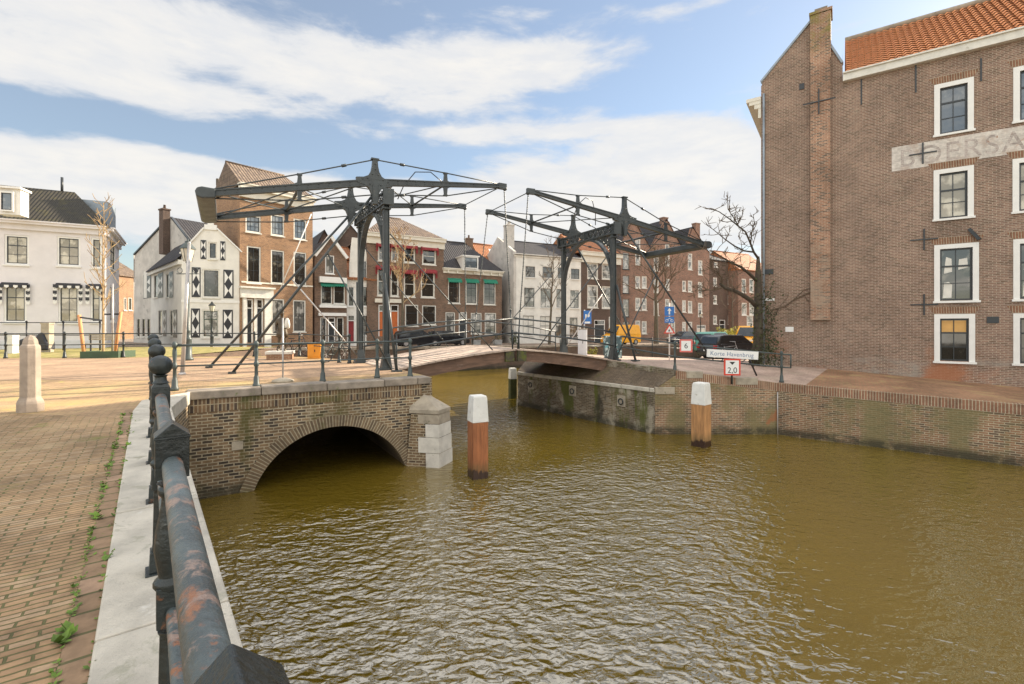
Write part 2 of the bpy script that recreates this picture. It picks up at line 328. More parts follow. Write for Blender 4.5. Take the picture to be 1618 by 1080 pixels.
MOSS = (.20, .19, .035)
M = dict(
    quay_brick=brickmat('quay brick', (.225, .15, .085), (.135, .092, .058), (.39, .33, .23), ms=.012, bh=.075, third=(.06, .046, .036), wob=.02, stains=[((.09, .085, .025), .9, .53, .15, .8, (1, .35, 1)), ((.36, .31, .22), 1.3, .58, .12, .6), ((.045, .04, .025), 2.5, .30, .25, .85, (1, 1, 1), (-2.08, -2.32)), ((.07, .055, .04), 1.6, .56, .15, .6)]),
    arch_ring=brickmat('arch brick', (.20, .14, .085), (.125, .09, .06), (.34, .29, .20), bw=.075, bh=.31, ms=.013, offset=0, stains=[((.09, .09, .03), 1.2, .55, .15, .6)]),
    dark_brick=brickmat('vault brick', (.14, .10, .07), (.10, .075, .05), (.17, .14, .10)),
    right_brick=brickmat('warehouse brick', (.25, .155, .11), (.185, .115, .09), (.38, .31, .245), bw=.205, bh=.064, ms=.0105, big=.16, third=(.155, .10, .07), stains=[((.38, .15, .07), .35, .50, .16, .75, (1, 1, 1), (1.6, .2)), ((.36, .30, .23), .5, .58, .15, .4), ((.10, .08, .06), .7, .56, .16, .45, (1, .22, 1)), ((.32, .30, .26), .5, .52, .12, .7, (1, 1.5, 1), (.35, -.1))]),
    chimney_brick=brickmat('chimney brick', (.32, .165, .10), (.24, .125, .08), (.42, .33, .25), bw=.205, bh=.064, ms=.0105, third=(.12, .08, .06), stains=[((.22, .20, .05), .8, .40, .2, .75, (1, 1, 1), (13.2, 14.6)), ((.36, .29, .22), .9, .45, .2, .6, (1, 1, 1), (5.2, 4.9))]),
    right_quay=brickmat('canal wall brick', (.27, .15, .088), (.20, .12, .072), (.41, .34, .24), bw=.215, bh=.066, ms=.010, third=(.13, .09, .06), stains=[((.19, .165, .075), .6, .44, .16, .75, (1, .45, 1)), ((.10, .10, .04), 1.4, .60, .1, .5, (1, .3, 1)), ((.36, .13, .06), .7, .66, .04, .7), ((.045, .04, .025), 2.5, .30, .25, .85, (1, 1, 1), (-2.08, -2.32))]),
    mossy_slope=brickmat('mossy sloping bricks', (.13, .09, .06), (.09, .065, .045), (.15, .12, .08), stains=[((.085, .085, .02), .8, .53, .12, .7), ((.20, .16, .12), 1.3, .56, .12, .6), ((.05, .04, .03), .6, .55, .12, .6)]),
    old_wall=brickmat('old abutment brick', (.14, .105, .07), (.09, .068, .05), (.24, .20, .14), ms=.013, third=(.2, .17, .13), stains=[((.40, .36, .28), 1.0, .52, .10, .8), ((.09, .10, .02), 1.0, .52, .08, .9, (1, .2, 1)), ((.03, .028, .022), 1.0, .58, .1, .8, (1, .3, 1)), ((.045, .04, .025), 2.5, .30, .25, .85, (1, 1, 1), (-2.08, -2.32))]),
    far_wall=brickmat('far canal wall brick', (.12, .07, .05), (.085, .055, .04), (.14, .11, .085), stains=[((.30, .2, .17), 1.2, .62, .1, .5), ((.07, .075, .02), .8, .56, .15, .6), ((.045, .04, .025), 2.5, .30, .25, .85, (1, 1, 1), (-2.08, -2.32))]),
    soldier_old=brickmat('old soldier course brick', (.20, .125, .07), (.12, .08, .05), (.34, .28, .19), bw=.078, bh=.30, offset=0, third=(.07, .05, .04), stains=[((.10, .095, .03), .9, .54, .15, .8)]),
    soldier=brickmat('soldier course brick', (.28, .14, .085), (.20, .11, .07), (.42, .35, .25), bw=.075, bh=.30, offset=0),
    pave=brickmat('quay pavers', (.37, .235, .13), (.28, .175, .10), (.13, .12, .05), bw=.205, bh=.056, ms=.0075, rot=R(-37.9), big=.3, bump=.8, wob=.06, third=(.38, .26, .16), stains=[((.40, .30, .17), 1.1, .54, .14, .5), ((.17, .17, .04), 1.5, .57, .1, .6), ((.13, .16, .025), 8, .64, .05, .8)]),
    pave_gold=brickmat('mossy pavers', (.40, .26, .145), (.33, .21, .12), (.24, .18, .10), bw=.215, bh=.075, rot=R(-33), big=.2, stains=[((.44, .34, .14), .7, .46, .2, .6), ((.36, .32, .07), 1.4, .60, .12, .8), ((.22, .14, .09), .5, .6, .15, .4)]),
    road=brickmat('road pavers', (.38, .245, .155), (.31, .20, .13), (.32, .24, .16), bw=.215, bh=.075, rot=R(-33), big=.15, stains=[((.45, .36, .20), .6, .55, .15, .5), ((.28, .17, .12), .4, .58, .15, .5)]),
    kerb_brick=brickmat('kerb bricks', (.29, .19, .115), (.23, .15, .09), (.11, .10, .045), bw=.22, bh=.5, rot=R(-127.9), offset=0, ms=.013, third=(.35, .23, .15), stains=[((.13, .15, .03), 5, .60, .08, .7)]),
    pink_pave=brickmat('pale pavers', (.46, .33, .27), (.40, .29, .24), (.36, .28, .22), bw=.215, bh=.075, rot=R(35), stains=[((.42, .35, .26), .7, .5, .2, .5)]),
    red_pave=brickmat('red street pavers', (.34, .17, .10), (.26, .14, .09), (.22, .17, .09), bw=.215, bh=.08, rot=R(35), stains=[((.40, .30, .14), .9, .52, .15, .6)]),
    far_pave=brickmat('far street pavers', (.30, .22, .17), (.25, .19, .15), (.2, .16, .12)),
    grass=pmat('mossy grass', (.23, .20, .055), .95, .35, 1.2, .6, 30, col2=(.38, .29, .13), thr=.52),
    stone=pmat('granite coping', (.47, .43, .36), .8, .22, 2.2, .35, 60, col2=(.34, .32, .25), thr=.56, col3=(.56, .53, .47), thr3=.60),
    bluestone=pmat('bluestone coping', (.27, .225, .18), .75, .3, 2.5, .3, 40, col2=(.16, .17, .07), thr=.60),
    sandstone=pmat('weathered sandstone', (.36, .31, .24), .85, .2, 3, .3, 40, col2=(.17, .16, .10), thr=.60),
    limestone=pmat('pale limestone', (.62, .59, .53), .8, .12, 4, .2, 50, col2=(.42, .39, .33), thr=.62),
    bollard=pmat('bollard stone', (.33, .265, .21), .8, .18, 5, .3, 60, col2=(.27, .22, .17), thr=.62),
    iron=pmat('bridge paint', (.042, .050, .052), .40, .30, 2.5, .2, 30, col2=(.085, .085, .075), thr=.60, col3=(.10, .055, .03), thr3=.67, scale3=3),
    iron_dark=pmat('dark railing paint', (.022, .028, .028), .4, .3, 4, .15, 40),
    iron_grey=pmat('grey green railing paint', (.055, .07, .068), .45, .2, 4, .1, 40),
    worn=pmat('worn railing paint', (.085, .105, .108), .38, .45, 5, .35, 45, col2=(.25, .105, .05), thr=.56, stretch=(1, 1, 1), col3=(.27, .19, .155), thr3=.53, scale3=13),
    post_paint=pmat('chipped post paint', (.018, .024, .024), .33, .4, 6, .35, 35, col2=(.16, .07, .035), thr=.60, col3=(.15, .16, .155), thr3=.64, scale3=10),
    steel=pmat('galvanised pipe', (.45, .43, .42), .4, .15, 4, metal=.4),
    timber=pmat('weathered girder timber', (.16, .095, .065), .8, .3, 2, .4, 20, stretch=(1, 1, 6), col2=(.27, .2, .16), thr=.6),
    plank=pmat('deck planks', (.46, .36, .29), .8, .2, 3, .3, 30, col2=(.32, .26, .2), thr=.62),
    mossy_timber=pmat('mossy timber', (.07, .06, .04), .9, .3, 3, .4, 20, col2=(.10, .11, .025), thr=.5),
    pile=pilemat('pile timber', (.34, .125, .048)),
    pile_wet=pmat('wet pile timber', (.055, .022, .016), .4, .3, 5, .2, 20),
    pile_light=pilemat('pale pile timber', (.46, .235, .095)),
    pile_green=pmat('green pile timber', (.06, .065, .018), .8, .3, 5, .3, 20, col2=(.16, .15, .03), thr=.6),
    pile_cap=pmat('worn white pile paint', (.72, .71, .67), .6, .08, 4, .15, 30, col2=(.50, .47, .40), thr=.62),
    white=pmat('white paint', (.76, .75, .72), .5, .04, 3),
    offwhite=pmat('weathered white paint', (.66, .64, .58), .6, .1, 4, col2=(.45, .42, .36), thr=.64),
    render_lilac=pmat('lilac white render', (.70, .675, .69), .8, .05, 1.2, .08, 40, col2=(.6, .575, .58), thr=.66),
    render_white=pmat('white lime render', (.72, .70, .65), .85, .08, 1.2, .15, 30, col2=(.56, .54, .49), thr=.64),
    render_grey=pmat('grey lime render', (.52, .49, .45), .85, .15, 1.0, .2, 20, col2=(.36, .34, .31), thr=.58),
    cornice=pmat('cream cornice paint', (.68, .64, .55), .6, .06, 2),
    black=pmat('black paint', (.012, .013, .02), .35, .2, 4),
    greenpaint=pmat('dark green paint', (.012, .045, .03), .4, .2, 4),
    sash=pmat('dark sash paint', (.025, .03, .035), .4, .2, 4),
    brick_gold=brickmat('orange house brick', (.30, .165, .09), (.23, .13, .08), (.38, .27, .17), bh=.075, big=.15, third=(.2, .11, .07)),
    brick_brown=brickmat('brown house brick', (.19, .11, .075), (.14, .085, .06), (.25, .19, .14), bh=.075, big=.15, third=(.1, .065, .05)),
    brick_dark=brickmat('dark house brick', (.115, .07, .055), (.085, .055, .045), (.16, .13, .105), bh=.075, big=.15),
    brick_pink=brickmat('pink house brick', (.27, .145, .105), (.21, .115, .085), (.30, .23, .18), bh=.075, big=.15, third=(.14, .09, .07)),
    tile_dark=tilemat('dark pantiles', (.055, .05, .052), (.038, .036, .04)),
    tile_moss=tilemat('mossy slates', (.05, .042, .03), (.035, .032, .024), .2, .14, (.07, .06, .02), .5, .6),
    tile_brown=tilemat('weathered pantiles', (.22, .16, .115), (.13, .095, .075), dirt=(.06, .05, .035), dthr=.55),
    tile_rust=tilemat('rusty orange pantiles', (.42, .17, .075), (.32, .125, .055), dirt=(.16, .10, .05), dthr=.52, damt=.6),
    tile_orange=tilemat('orange pantiles', (.74, .30, .12), (.62, .23, .09), dirt=(.34, .20, .07), dthr=.62, damt=.5),
    lead=pmat('zinc sheet', (.25, .29, .33), .4, .15, 3, metal=.3),
    pane=panemat('dark window glass', (.020, .019, .016), (.13, .12, .095), .57),
    pane_curtain=panemat('curtained window glass', (.11, .11, .10), (.42, .41, .38), .48),
    pane_warm=panemat('cream blinds with painted reflections', (.24, .205, .135), (.50, .45, .34), .47),  # cream blinds, with cloud reflections painted into the mottled colour
    pane_blue=panemat('pale glass with painted sky reflections', (.07, .095, .12), (.20, .22, .23), .52, .03),  # grey-blue sky reflection painted into the base colour
    blind=pmat('ochre roller blind', (.62, .36, .12), .7, .08, 3),
    awn_red=pmat('red awning cloth', (.25, .03, .035), .8, .2, 5), awn_green=pmat('green awning cloth', (.02, .20, .13), .8, .2, 5),
    door_orange=pmat('orange door paint', (.52, .13, .03), .45, .1, 3),
    bark=pmat('grey bark', (.105, .085, .06), .9, .3, 6, .6, 25, col2=(.11, .115, .03), thr=.58),
    twig=pmat('brown twigs', (.12, .085, .055), .9, .25, 4), twig_gold=pmat('golden twigs', (.36, .25, .13), .9, .25, 4),
    moss_bark=pmat('mossy bark', (.07, .055, .04), .95, .3, 5, .6, 20, col2=(.13, .14, .025), thr=.58),
    seed=pmat('brown seed heads', (.22, .12, .06), .9, .4, 9), yellow_leaf=pmat('yellow green leaves', (.36, .33, .05), .8, .35, 3),
    ivy=pmat('ivy leaves', (.05, .06, .022), .7, .5, 5, col2=(.13, .10, .05), thr=.6), green_leaf=pmat('green leaves', (.07, .10, .03), .7, .4, 4),
    weed=pmat('weed leaves', (.12, .20, .025), .8, .4, 8),
    stake=pmat('orange stake timber', (.56, .27, .12), .75, .2, 3, .2, 20, stretch=(4, 4, .6)),
    tree_wrap=pmat('green planting sleeve', (.05, .085, .045), .7, .2, 4),
    bronze=pmat('bronze', (.075, .055, .035), .42, .3, 6, metal=.35, col2=(.12, .11, .07), thr=.6),
    plinth_brick=brickmat('plinth brick', (.32, .15, .085), (.25, .12, .07), (.36, .29, .2)),
    van_yellow=pmat('yellow van paint', (.78, .36, .01), .3, .05, 2), car_dark=pmat('dark grey car paint', (.07, .075, .082), .2, .1, 2, metal=.3), car_black=pmat('black car paint', (.016, .018, .022), .18, .1, 2, metal=.3),
    car_blue=pmat('slate blue car paint', (.07, .09, .12), .2, .1, 2, metal=.3),
    car_green=pmat('teal van paint', (.10, .30, .24), .3, .1, 2),
    car_glass=pmat('car glass', (.02, .025, .03), .05, .1, 2, spec=.9), tyre=pmat('tyre rubber', (.018, .018, .018), .8, .2, 8), rim=pmat('alloy rim', (.35, .35, .36), .35, .1, 5, metal=.7),
    tail=pmat('red lamp lens', (.45, .02, .015), .3, .1, 5), lamp=pmat('clear lamp lens', (.7, .7, .66), .2, .05, 5),
    orange_box=pmat('orange cabinet paint', (.74, .29, .02), .45, .08, 3), cabinet=pmat('pale cabinet paint', (.62, .63, .66), .5, .06, 3),
    graffiti=pmat('painted cabinet', (.06, .10, .11), .5, .3, 3, col2=(.5, .62, .6), thr=.52, col3=(.12, .42, .50), thr3=.56, scale3=4),
    sign_white=pmat('sign white', (.76, .75, .73), .45, .03, 4), sign_red=pmat('sign red', (.62, .05, .025), .45, .08, 4), sign_pink=pmat('faded sign red', (.62, .14, .12), .5, .08, 4),
    sign_blue=pmat('sign blue', (.03, .16, .48), .45, .06, 4), sign_black=pmat('sign black', (.015, .015, .018), .5, .1, 4), sign_text=pmat('faded blue lettering', (.16, .22, .34), .6, .1, 4),
    lantern=pmat('lantern glass', (.55, .53, .45), .15, .1, 4, spec=.8),
    planter=pmat('grey planter', (.3, .3, .29), .8, .2, 4), orange_stuff=pmat('orange plastic', (.7, .2, .03), .5, .1, 4),
    ghost_white=brickmat('whitewashed brick', (.62, .57, .52), (.52, .47, .43), (.60, .56, .50), bw=.215, bh=.072, ms=.0125, big=.12, stains=[((.40, .30, .24), 1.6, .50, .16, .6), ((.36, .17, .09), .8, .63, .06, .85)]),
    ghost_grey=brickmat('faded lettering on brick', (.42, .36, .33), (.34, .29, .265), (.47, .42, .38), bw=.215, bh=.072, ms=.0125, big=.2, stains=[((.60, .55, .50), 2.2, .53, .12, .7), ((.36, .17, .09), .8, .63, .06, .85)]),
)

def water_mat():
    m, q, b = newmat('canal water')
    co = q.n('ShaderNodeTexCoord').outputs['Object']
    n0 = q.noise(co, .12, 4, .5)
    c = q.mix(q.ss(n0, .35, .65), (.13, .088, .010), (.168, .113, .014))
    q.put(b.inputs['Base Color'], c); b.inputs['Roughness'].default_value = .02; b.inputs['IOR'].default_value = 2.5
    b.inputs['Specular IOR Level'].default_value = .5
    w1 = q.noise(q.map(co, (1.0, 1.5, 1), (0, 0, R(14))), 3.4, 1.2, .35, .7)
    w2 = q.noise(q.map(co, (1.2, 1.7, 1), (0, 0, R(-24))), 7.4, 1.0, .35, .7)
    w3 = q.noise(q.map(co, (1, 1.3, 1), (0, 0, R(25))), .7, 2, .5)
    amp = q.ss(q.noise(q.map(co, (1, 1, 1), loc=(4, 9, 0)), .10, 2, .5), .3, .7, .65, 1.15)
    sx = q.n('ShaderNodeSeparateXYZ', i_0=co).outputs
    lee = q.ss(q.m('SUBTRACT', sx[0], q.m('MULTIPLY', sx[1], .4)), .2, 2.4, 1, .38)          # sheltered water under the warehouse
    arch = q.ss(q.m('SUBTRACT', q.m('MULTIPLY', q.m('ADD', sx[0], 7.3), .531), q.m('MULTIPLY', q.m('SUBTRACT', sx[1], 10.57), .847)), 1.2, 3.6, .35, 1)   # and close to the arch wall
    amp = q.m('MULTIPLY', q.m('MULTIPLY', amp, lee), arch)
    hgt = q.m('MULTIPLY', q.m('ADD', q.m('ADD', q.m('MULTIPLY', w1, 1.0), q.m('MULTIPLY', w2, .34)), q.m('MULTIPLY', w3, .7)), amp)
    bn = q.n('ShaderNodeBump'); bn.inputs['Strength'].default_value = 1; bn.inputs['Distance'].default_value = .088
    q.put(bn.inputs['Height'], hgt); q.put(b.inputs['Normal'], bn.outputs[0])
    return m
M['water'] = water_mat()

# ------------------------------------------------------------------ facade frame: a vertical plane with s along it, z up, o outwards
class Fac:
    def __init__(s, A, B, flip=False):
        s.A = V((A[0], A[1], 0)); s.B = V((B[0], B[1], 0)); s.U = (s.B - s.A).normalized(); s.W = (s.B - s.A).length
        s.N = V((s.U.y, -s.U.x, 0))
        if flip: s.N = -s.N
    def P(s, a, z, o=0.0): return s.A + s.U * a + Z * z + s.N * o
    def sz(s, px, py):
        k = (px - CX) / F                                   # X = k * depth
        t = (k * s.A.y - s.A.x) / (s.U.x - k * s.U.y); p = s.A + s.U * t
        return t, H + (HY - py) / F * p.y
    def rect(s, x0, y0, x1, y1):
        ym = (y0 + y1) / 2; xm = (x0 + x1) / 2
        return s.sz(x0, ym)[0], s.sz(x1, ym)[0], s.sz(xm, y1)[1], s.sz(xm, y0)[1]      # s0, s1, z0, z1
    def box(s, mb, s0, s1, z0, z1, o0, o1):
        mb.box8([s.P(s0, z0, o1), s.P(s1, z0, o1), s.P(s1, z0, o0), s.P(s0, z0, o0), s.P(s0, z1, o1), s.P(s1, z1, o1), s.P(s1, z1, o0), s.P(s0, z1, o0)])
    def quad(s, mb, s0, s1, z0, z1, o=0): mb.face([s.P(s0, z0, o), s.P(s1, z0, o), s.P(s1, z1, o), s.P(s0, z1, o)])
def pxfac(x0, d0, x1, d1): return Fac(((x0 - CX) / F * d0, d0), ((x1 - CX) / F * d1, d1))

def clip(poly, conv):
    "clip polygon (list of (s,z)) by a convex counter-clockwise polygon"
    for i in range(len(conv)):
        a, b = conv[i], conv[(i + 1) % len(conv)]; out = []
        f = lambda p: (b[0] - a[0]) * (p[1] - a[1]) - (b[1] - a[1]) * (p[0] - a[0])
        for j in range(len(poly)):
            p, r = poly[j], poly[(j + 1) % len(poly)]; fp, fr = f(p), f(r)
            if fp >= -1e-9: out.append(p)
            if (fp > 1e-9 and fr < -1e-9) or (fp < -1e-9 and fr > 1e-9):
                t = fp / (fp - fr); out.append((p[0] + (r[0] - p[0]) * t, p[1] + (r[1] - p[1]) * t))
        poly = out
        if len(poly) < 3: return []
    return poly

def wall_holes(mb, fr, polys, holes, depth=.16, o=0):
    "wall face made of convex polygons with rectangular openings and their reveals"
    for pc in polys:
        xs = sorted({p[0] for p in pc} | {h[0] for h in holes} | {h[1] for h in holes}); zs = sorted({p[1] for p in pc} | {h[2] for h in holes} | {h[3] for h in holes})
        lo, hi = min(p[0] for p in pc), max(p[0] for p in pc); zl, zh = min(p[1] for p in pc), max(p[1] for p in pc)
        xs = [x for x in xs if lo - 1e-6 <= x <= hi + 1e-6]; zs = [z for z in zs if zl - 1e-6 <= z <= zh + 1e-6]
        for i in range(len(xs) - 1):
            for j in range(len(zs) - 1):
                cxm, czm = (xs[i] + xs[i + 1]) / 2, (zs[j] + zs[j + 1]) / 2
                if any(h[0] < cxm < h[1] and h[2] < czm < h[3] for h in holes): continue
                c = clip([(xs[i], zs[j]), (xs[i + 1], zs[j]), (xs[i + 1], zs[j + 1]), (xs[i], zs[j + 1])], pc)
                if len(c) >= 3: mb.face([fr.P(a, z, o) for a, z in c])
    for (a, b, c, d) in holes:
        for (p, r) in (((a, c), (b, c)), ((b, c), (b, d)), ((b, d), (a, d)), ((a, d), (a, c))):
            mb.face([fr.P(p[0], p[1], o), fr.P(r[0], r[1], o), fr.P(r[0], r[1], o - depth), fr.P(p[0], p[1], o - depth)])

# ------------------------------------------------------------------ ground and water
WZ = -2.45
def sheet(name, mat, pts, inner=(), edges=(), side=None, kind='structure'):
    "ground sheet over a plan outline; every point carries its own height; side(x,y) picks a second material"
    P = list(pts) + list(inner); n = len(pts)
    E = [(i, (i + 1) % n) for i in range(n)] + list(edges)
    r = delaunay_2d_cdt([V((p[0], p[1])) for p in P], E, [], 1, 1e-5)
    zs = []
    for v in r[0]:
        w = sorted(((v[0] - p[0]) ** 2 + (v[1] - p[1]) ** 2, p[2]) for p in P)
        if w[0][0] < 1e-6: zs.append(w[0][1])
        else:
            k = [(1 / d, z) for d, z in w[:3]]; zs.append(sum(a * z for a, z in k) / sum(a for a, z in k))
    mb = MB(); mb.v = [V((v[0], v[1], z)) for v, z in zip(r[0], zs)]
    for f in r[2]:
        a, b, c = (mb.v[i] for i in f[:3])
        if (b - a).cross(c - a).z < 0: f = f[::-1]
        mb.poly(f)
        if side:
            m_ = sum((mb.v[i] for i in f), V()) / len(f)
            if side(m_.x, m_.y): mb.mi[len(mb.f) - 1] = 1
    return tag(mb.build(name, mat), kind=kind)

QE = V((-.615, .789, 0))                                 # direction of the near quay edge (away from the viewer)
QN = V((.789, .615, 0))                                  # across it, towards the water
def quay(t, off=0): p = V((-1.14, 1.57, 0)) + QE * t + QN * off; return p       # t metres along the railing, off metres to the water side
edge_near = [quay(-12, .27), quay(8.6, .27), V((-7.3, 10.57, 0))]
AW0, AW1 = V((-7.3, 10.57, 0)), V((-2.63, 13.5, 0))      # arch bridge wall, left to right
GAP = V((-1.85, 3.0, 0)) / V((-1.85, 3.0, 0)).length     # across the left bridge half
LEND = V((-2.35, 13.75, 0))
rear = [LEND + GAP * 6.9, V((-7.4, 21.0, 0)), V((-10.4, 22.9, 0)), V((-12.6, 23.3, 0)), V((-17, 23.0, 0))]
near_pts = edge_near + [AW1, LEND] + rear + [V((-17, 34.1, 0)), V((-70, 34.0, 0)), V((-70, -14, 0))]
nf = lambda x, y: (V((x, y, 0)) - V((-10.5, 8.4, 0))).dot(V((.2, 1, 0))) > 0
e1, e2 = V((-70, 20.3, 0)), V((-5.2, 7.32, 0))
GSEG = len(near_pts)
sheet('quay_paving', [M['pave'], M['pave_gold']], near_pts, [V((-70, 19.4, 0)), V((-5.26, 7.44, 0))], [(GSEG, GSEG + 1)], side=lambda x, y: (y - 7.44) > -.185 * (x + 5.26))
# the road over the arch and the bridge, one sheet above the mossy pavers
sheet('road', M['road'], [V((-3.6, 15.0, .004)), V((-5.6, 18.6, .004)), V((-8.4, 20.4, .004)), V((-12, 22.2, .004)), V((-24, 21.4, .004)), V((-40, 21, .004)), V((-40, 13.2, .004)), V((-11.3, 13.0, .004)), V((-7.6, 12.7, .004))])
sheet('grass_verge', M['grass'], [V((-17.02, 23.0, .006)), V((-17.02, 34, .006)), V((-60, 33, .006)), V((-60, 21.9, .006)), V((-24, 22.0, .006)), V((-14, 23.0, .006))])
bank = lambda X: 35 + .6 * (X + 15.5)
far_pts = [V((-70, 34.02, -.1)), V((-17, 34.12, -.15)), V((-3.9, bank(-3.9), -.4)), V((13, bank(13), -.6)), V((27, bank(27), -.65)), V((60, 84, -.65)), V((600, 200, -.65)), V((600, 900, -.65)), V((-600, 900, -.65)), V((-600, 34.02, -.3))]
sheet('far_street', M['far_pave'], far_pts)
A1, A2, A3, A4 = V((.28, 23.4, 0)), V((5.22, 17.1, 0)), V((9.68, 17.1, 0)), V((14.4, 13.17, 0))
AFN = V((.787, .617, 0))
right_pts = [V((5.95, 17.1, -.12)), V((7.9, 17.1, -.36)), V((9.68, 17.1, -.57)), V((14.4, 13.17, -.71)), V((25, 4.8, -.8)), V((60, -20, -.8)), V((110, 40, -.8)), V((60, 83.9, -.65)), V((27, bank(27) - .1, -.65)), V((12.3, 31, -.7)),
             V((10.3, 27, -.38)), V((3.6, 27, -.1)), V((.9, 25.9, -.02)), V((1.75, 24.55, 0)), V((4.1, 19.9, 0))]
nr = len(right_pts)
sheet('right_street', [M['pink_pave'], M['red_pave']], right_pts, [V((4.43, 20.5, 0)), V((12, 22.0, -.25)), V((18.7, 17.2, -.74)), V((8, 23.7, -.22)), V((14.7, 31.4, -.73)), V((10.35, 16.54, -.59)), V((13.9, 20.6, -.36)), V((6.5, 20.5, -.06))],
      [(nr + 5, nr + 6)], side=lambda x, y: (x - 10.35) * (20.6 - 16.54) - (y - 16.54) * (13.9 - 10.35) > 0)
wmb = MB(); wmb.face([(-260, -60, WZ), (260, -60, WZ), (260, 130, WZ), (-260, 130, WZ)])
struct(wmb.build('canal_water', M['water']))
# soldier row of kerb bricks between pavers and coping, and the coping slabs
mb = MB(); mb.face([p + Z * .004 for p in (quay(-12, -.375), quay(8.9, -.375), quay(8.9, -.262), quay(-12, -.262))][::-1])
struct(mb.build('kerb_bricks', M['kerb_brick']))
mb = MB(); t = -11.7
rk = random.Random(3)
while t < 8.2:
    L = rk.choice((1.35, 1.6, 1.9)); t1 = min(t + L, 8.6)
    a, b, c, d = quay(t + .006, -.262), quay(t1 - .006, -.262), quay(t1 - .006, .285), quay(t + .006, .285)
    z1 = .022 + rk.uniform(-.004, .004)
    mb.box8([p - Z * .25 for p in (a, b, c, d)] + [p + Z * z1 for p in (a, b, c, d)]); t = t1
a, b, c, d = quay(8.61, -.262), quay(10.0, -.15), AW0 + V((.03, .02, 0)), quay(8.61, .285)
mb.box8([p - Z * .25 for p in (a, b, c, d)] + [p + Z * .02 for p in (a, b, c, d)])
struct(mb.build('kerb', M['stone'], bevel=.012))

def vwall(name, label, pts, z0, ztops, mat, thick=.45, cat='wall'):
    "retaining wall following a plan polyline: a face and a capping thickness behind it"
    mb = MB()
    for i in range(len(pts) - 1):
        a, b = V((pts[i][0], pts[i][1], 0)), V((pts[i + 1][0], pts[i + 1][1], 0))
        mb.face([a + Z * z0, b + Z * z0, b + Z * ztops[i + 1], a + Z * ztops[i]])
    o = mb.build(name, mat); return tag(o, label, cat)
vwall('quay_wall', 'sunlit brick quay wall below the near railing, dropping to the water', edge_near, -3, [-.2, -.2, -.2], M['quay_brick'])
vwall('canal_wall', 'dark brick end wall of the inner canal beside the mossy grass', [V((-17.01, 23)), V((-17.01, 34.1))], -3, [0, -.1], M['far_wall'])
vwall('canal_wall', 'brick canal wall under the rear railing behind the statue', list(reversed(rear)) + [LEND], -3, [-.01] * 6, M['far_wall'])
vwall('canal_wall', 'long dark brick canal wall below the row of far houses', [V((-17, 34.1)), V((-3.9, bank(-3.9))), V((13, bank(13))), V((27, bank(27)))], -3, [-.16, -.41, -.61, -.66], M['far_wall'])
vwall('canal_wall', 'dark brick canal wall under the parked black car on the right bank', [V((27, bank(27) - .1)), V((12.3, 31)), V((10.3, 27)), V((3.6, 27)), V((.9, 25.9))], -3, [-.66, -.71, -.39, -.11, -.03], M['far_wall'])
mb = MB()
for X in range(-17, 27, 2):
    a, b = V((X, bank(X), 0)), V((X + 1.98, bank(X + 1.98), 0)); n_ = V((.51, -.86, 0)); zz = -.15 - .5 * min(1, (X + 17) / 34)
    mb.box8([a + n_ * .05 + Z * (zz - .16), b + n_ * .05 + Z * (zz - .16), b - n_ * .35 + Z * (zz - .16), a - n_ * .35 + Z * (zz - .16), a + n_ * .05 + Z * (zz + .03), b + n_ * .05 + Z * (zz + .03), b - n_ * .35 + Z * (zz + .03), a - n_ * .35 + Z * (zz + .03)])
struct(mb.build('far_kerb', M['bluestone']))

# ------------------------------------------------------------------ arch bridge wall
AF = Fac(AW0, AW1)
ab = thing('arch_bridge', 'brick bridge wall with a low arch opening onto the canal, left of the buttress', 'arch bridge', AW0)
mb = MB(); sc0, sc1 = 1.28, 5.06; zc, rad = -3.11, 1.99; mid = (sc0 + sc1) / 2
def arcz(s): return zc + math.sqrt(max(rad * rad - (s - mid) ** 2, 0))
NA = 28; ss_ = [sc0 - .02 + (sc1 - sc0 + .04) * i / NA for i in range(NA + 1)]
top = -.17
AF.quad(mb, 0, ss_[0], -3.2, top); AF.quad(mb, ss_[-1], AF.W, -3.2, top)
for i in range(NA): mb.face([AF.P(ss_[i], arcz(ss_[i])), AF.P(ss_[i + 1], arcz(ss_[i + 1])), AF.P(ss_[i + 1], top), AF.P(ss_[i], top)])
mb.build('wall', M['quay_brick'], ab)
mb = MB(); a_ = math.acos((mid - sc0) / rad)
ang = [math.pi - a_ + .22 - (math.pi - 2 * a_ + .44) * i / 40 for i in range(41)]
for i in range(40):                                     # ring of bricks on edge
    q0, q1 = ang[i], ang[i + 1]; pts = [(rad, q0), (rad, q1), (rad + .29, q1), (rad + .29, q0)]
    uv = [(q0 * 2.1, 0.01), (q1 * 2.1, 0.01), (q1 * 2.1, .29), (q0 * 2.1, .29)]
    pts = [AF.P(mid + r_ * math.cos(a), zc + r_ * math.sin(a), .03) for r_, a in pts]; mb.face(pts, uv=uv)
    mb.face([AF.P(mid + (rad + .29) * math.cos(a), zc + (rad + .29) * math.sin(a), o_) for a, o_ in ((q0, .03), (q1, .03), (q1, 0), (q0, 0))])
    mb.face([AF.P(mid + rad * math.cos(a), zc + rad * math.sin(a), o_) for a, o_ in ((q0, .03), (q0, -.3), (q1, -.3), (q1, .03))])
mr = bpy.data.materials['arch brick']
mb.build('arch_ring', M['arch_ring'], ab)
mb = MB()
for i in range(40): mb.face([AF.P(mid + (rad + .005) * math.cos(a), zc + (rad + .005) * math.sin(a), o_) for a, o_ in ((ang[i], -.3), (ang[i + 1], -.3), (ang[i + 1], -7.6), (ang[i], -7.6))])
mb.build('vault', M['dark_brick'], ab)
mb = MB(); AF.box(mb, -.02, AF.W + .02, -.47, top, -.1, .012); mb.build('soldier_course', M['soldier_old'], ab)
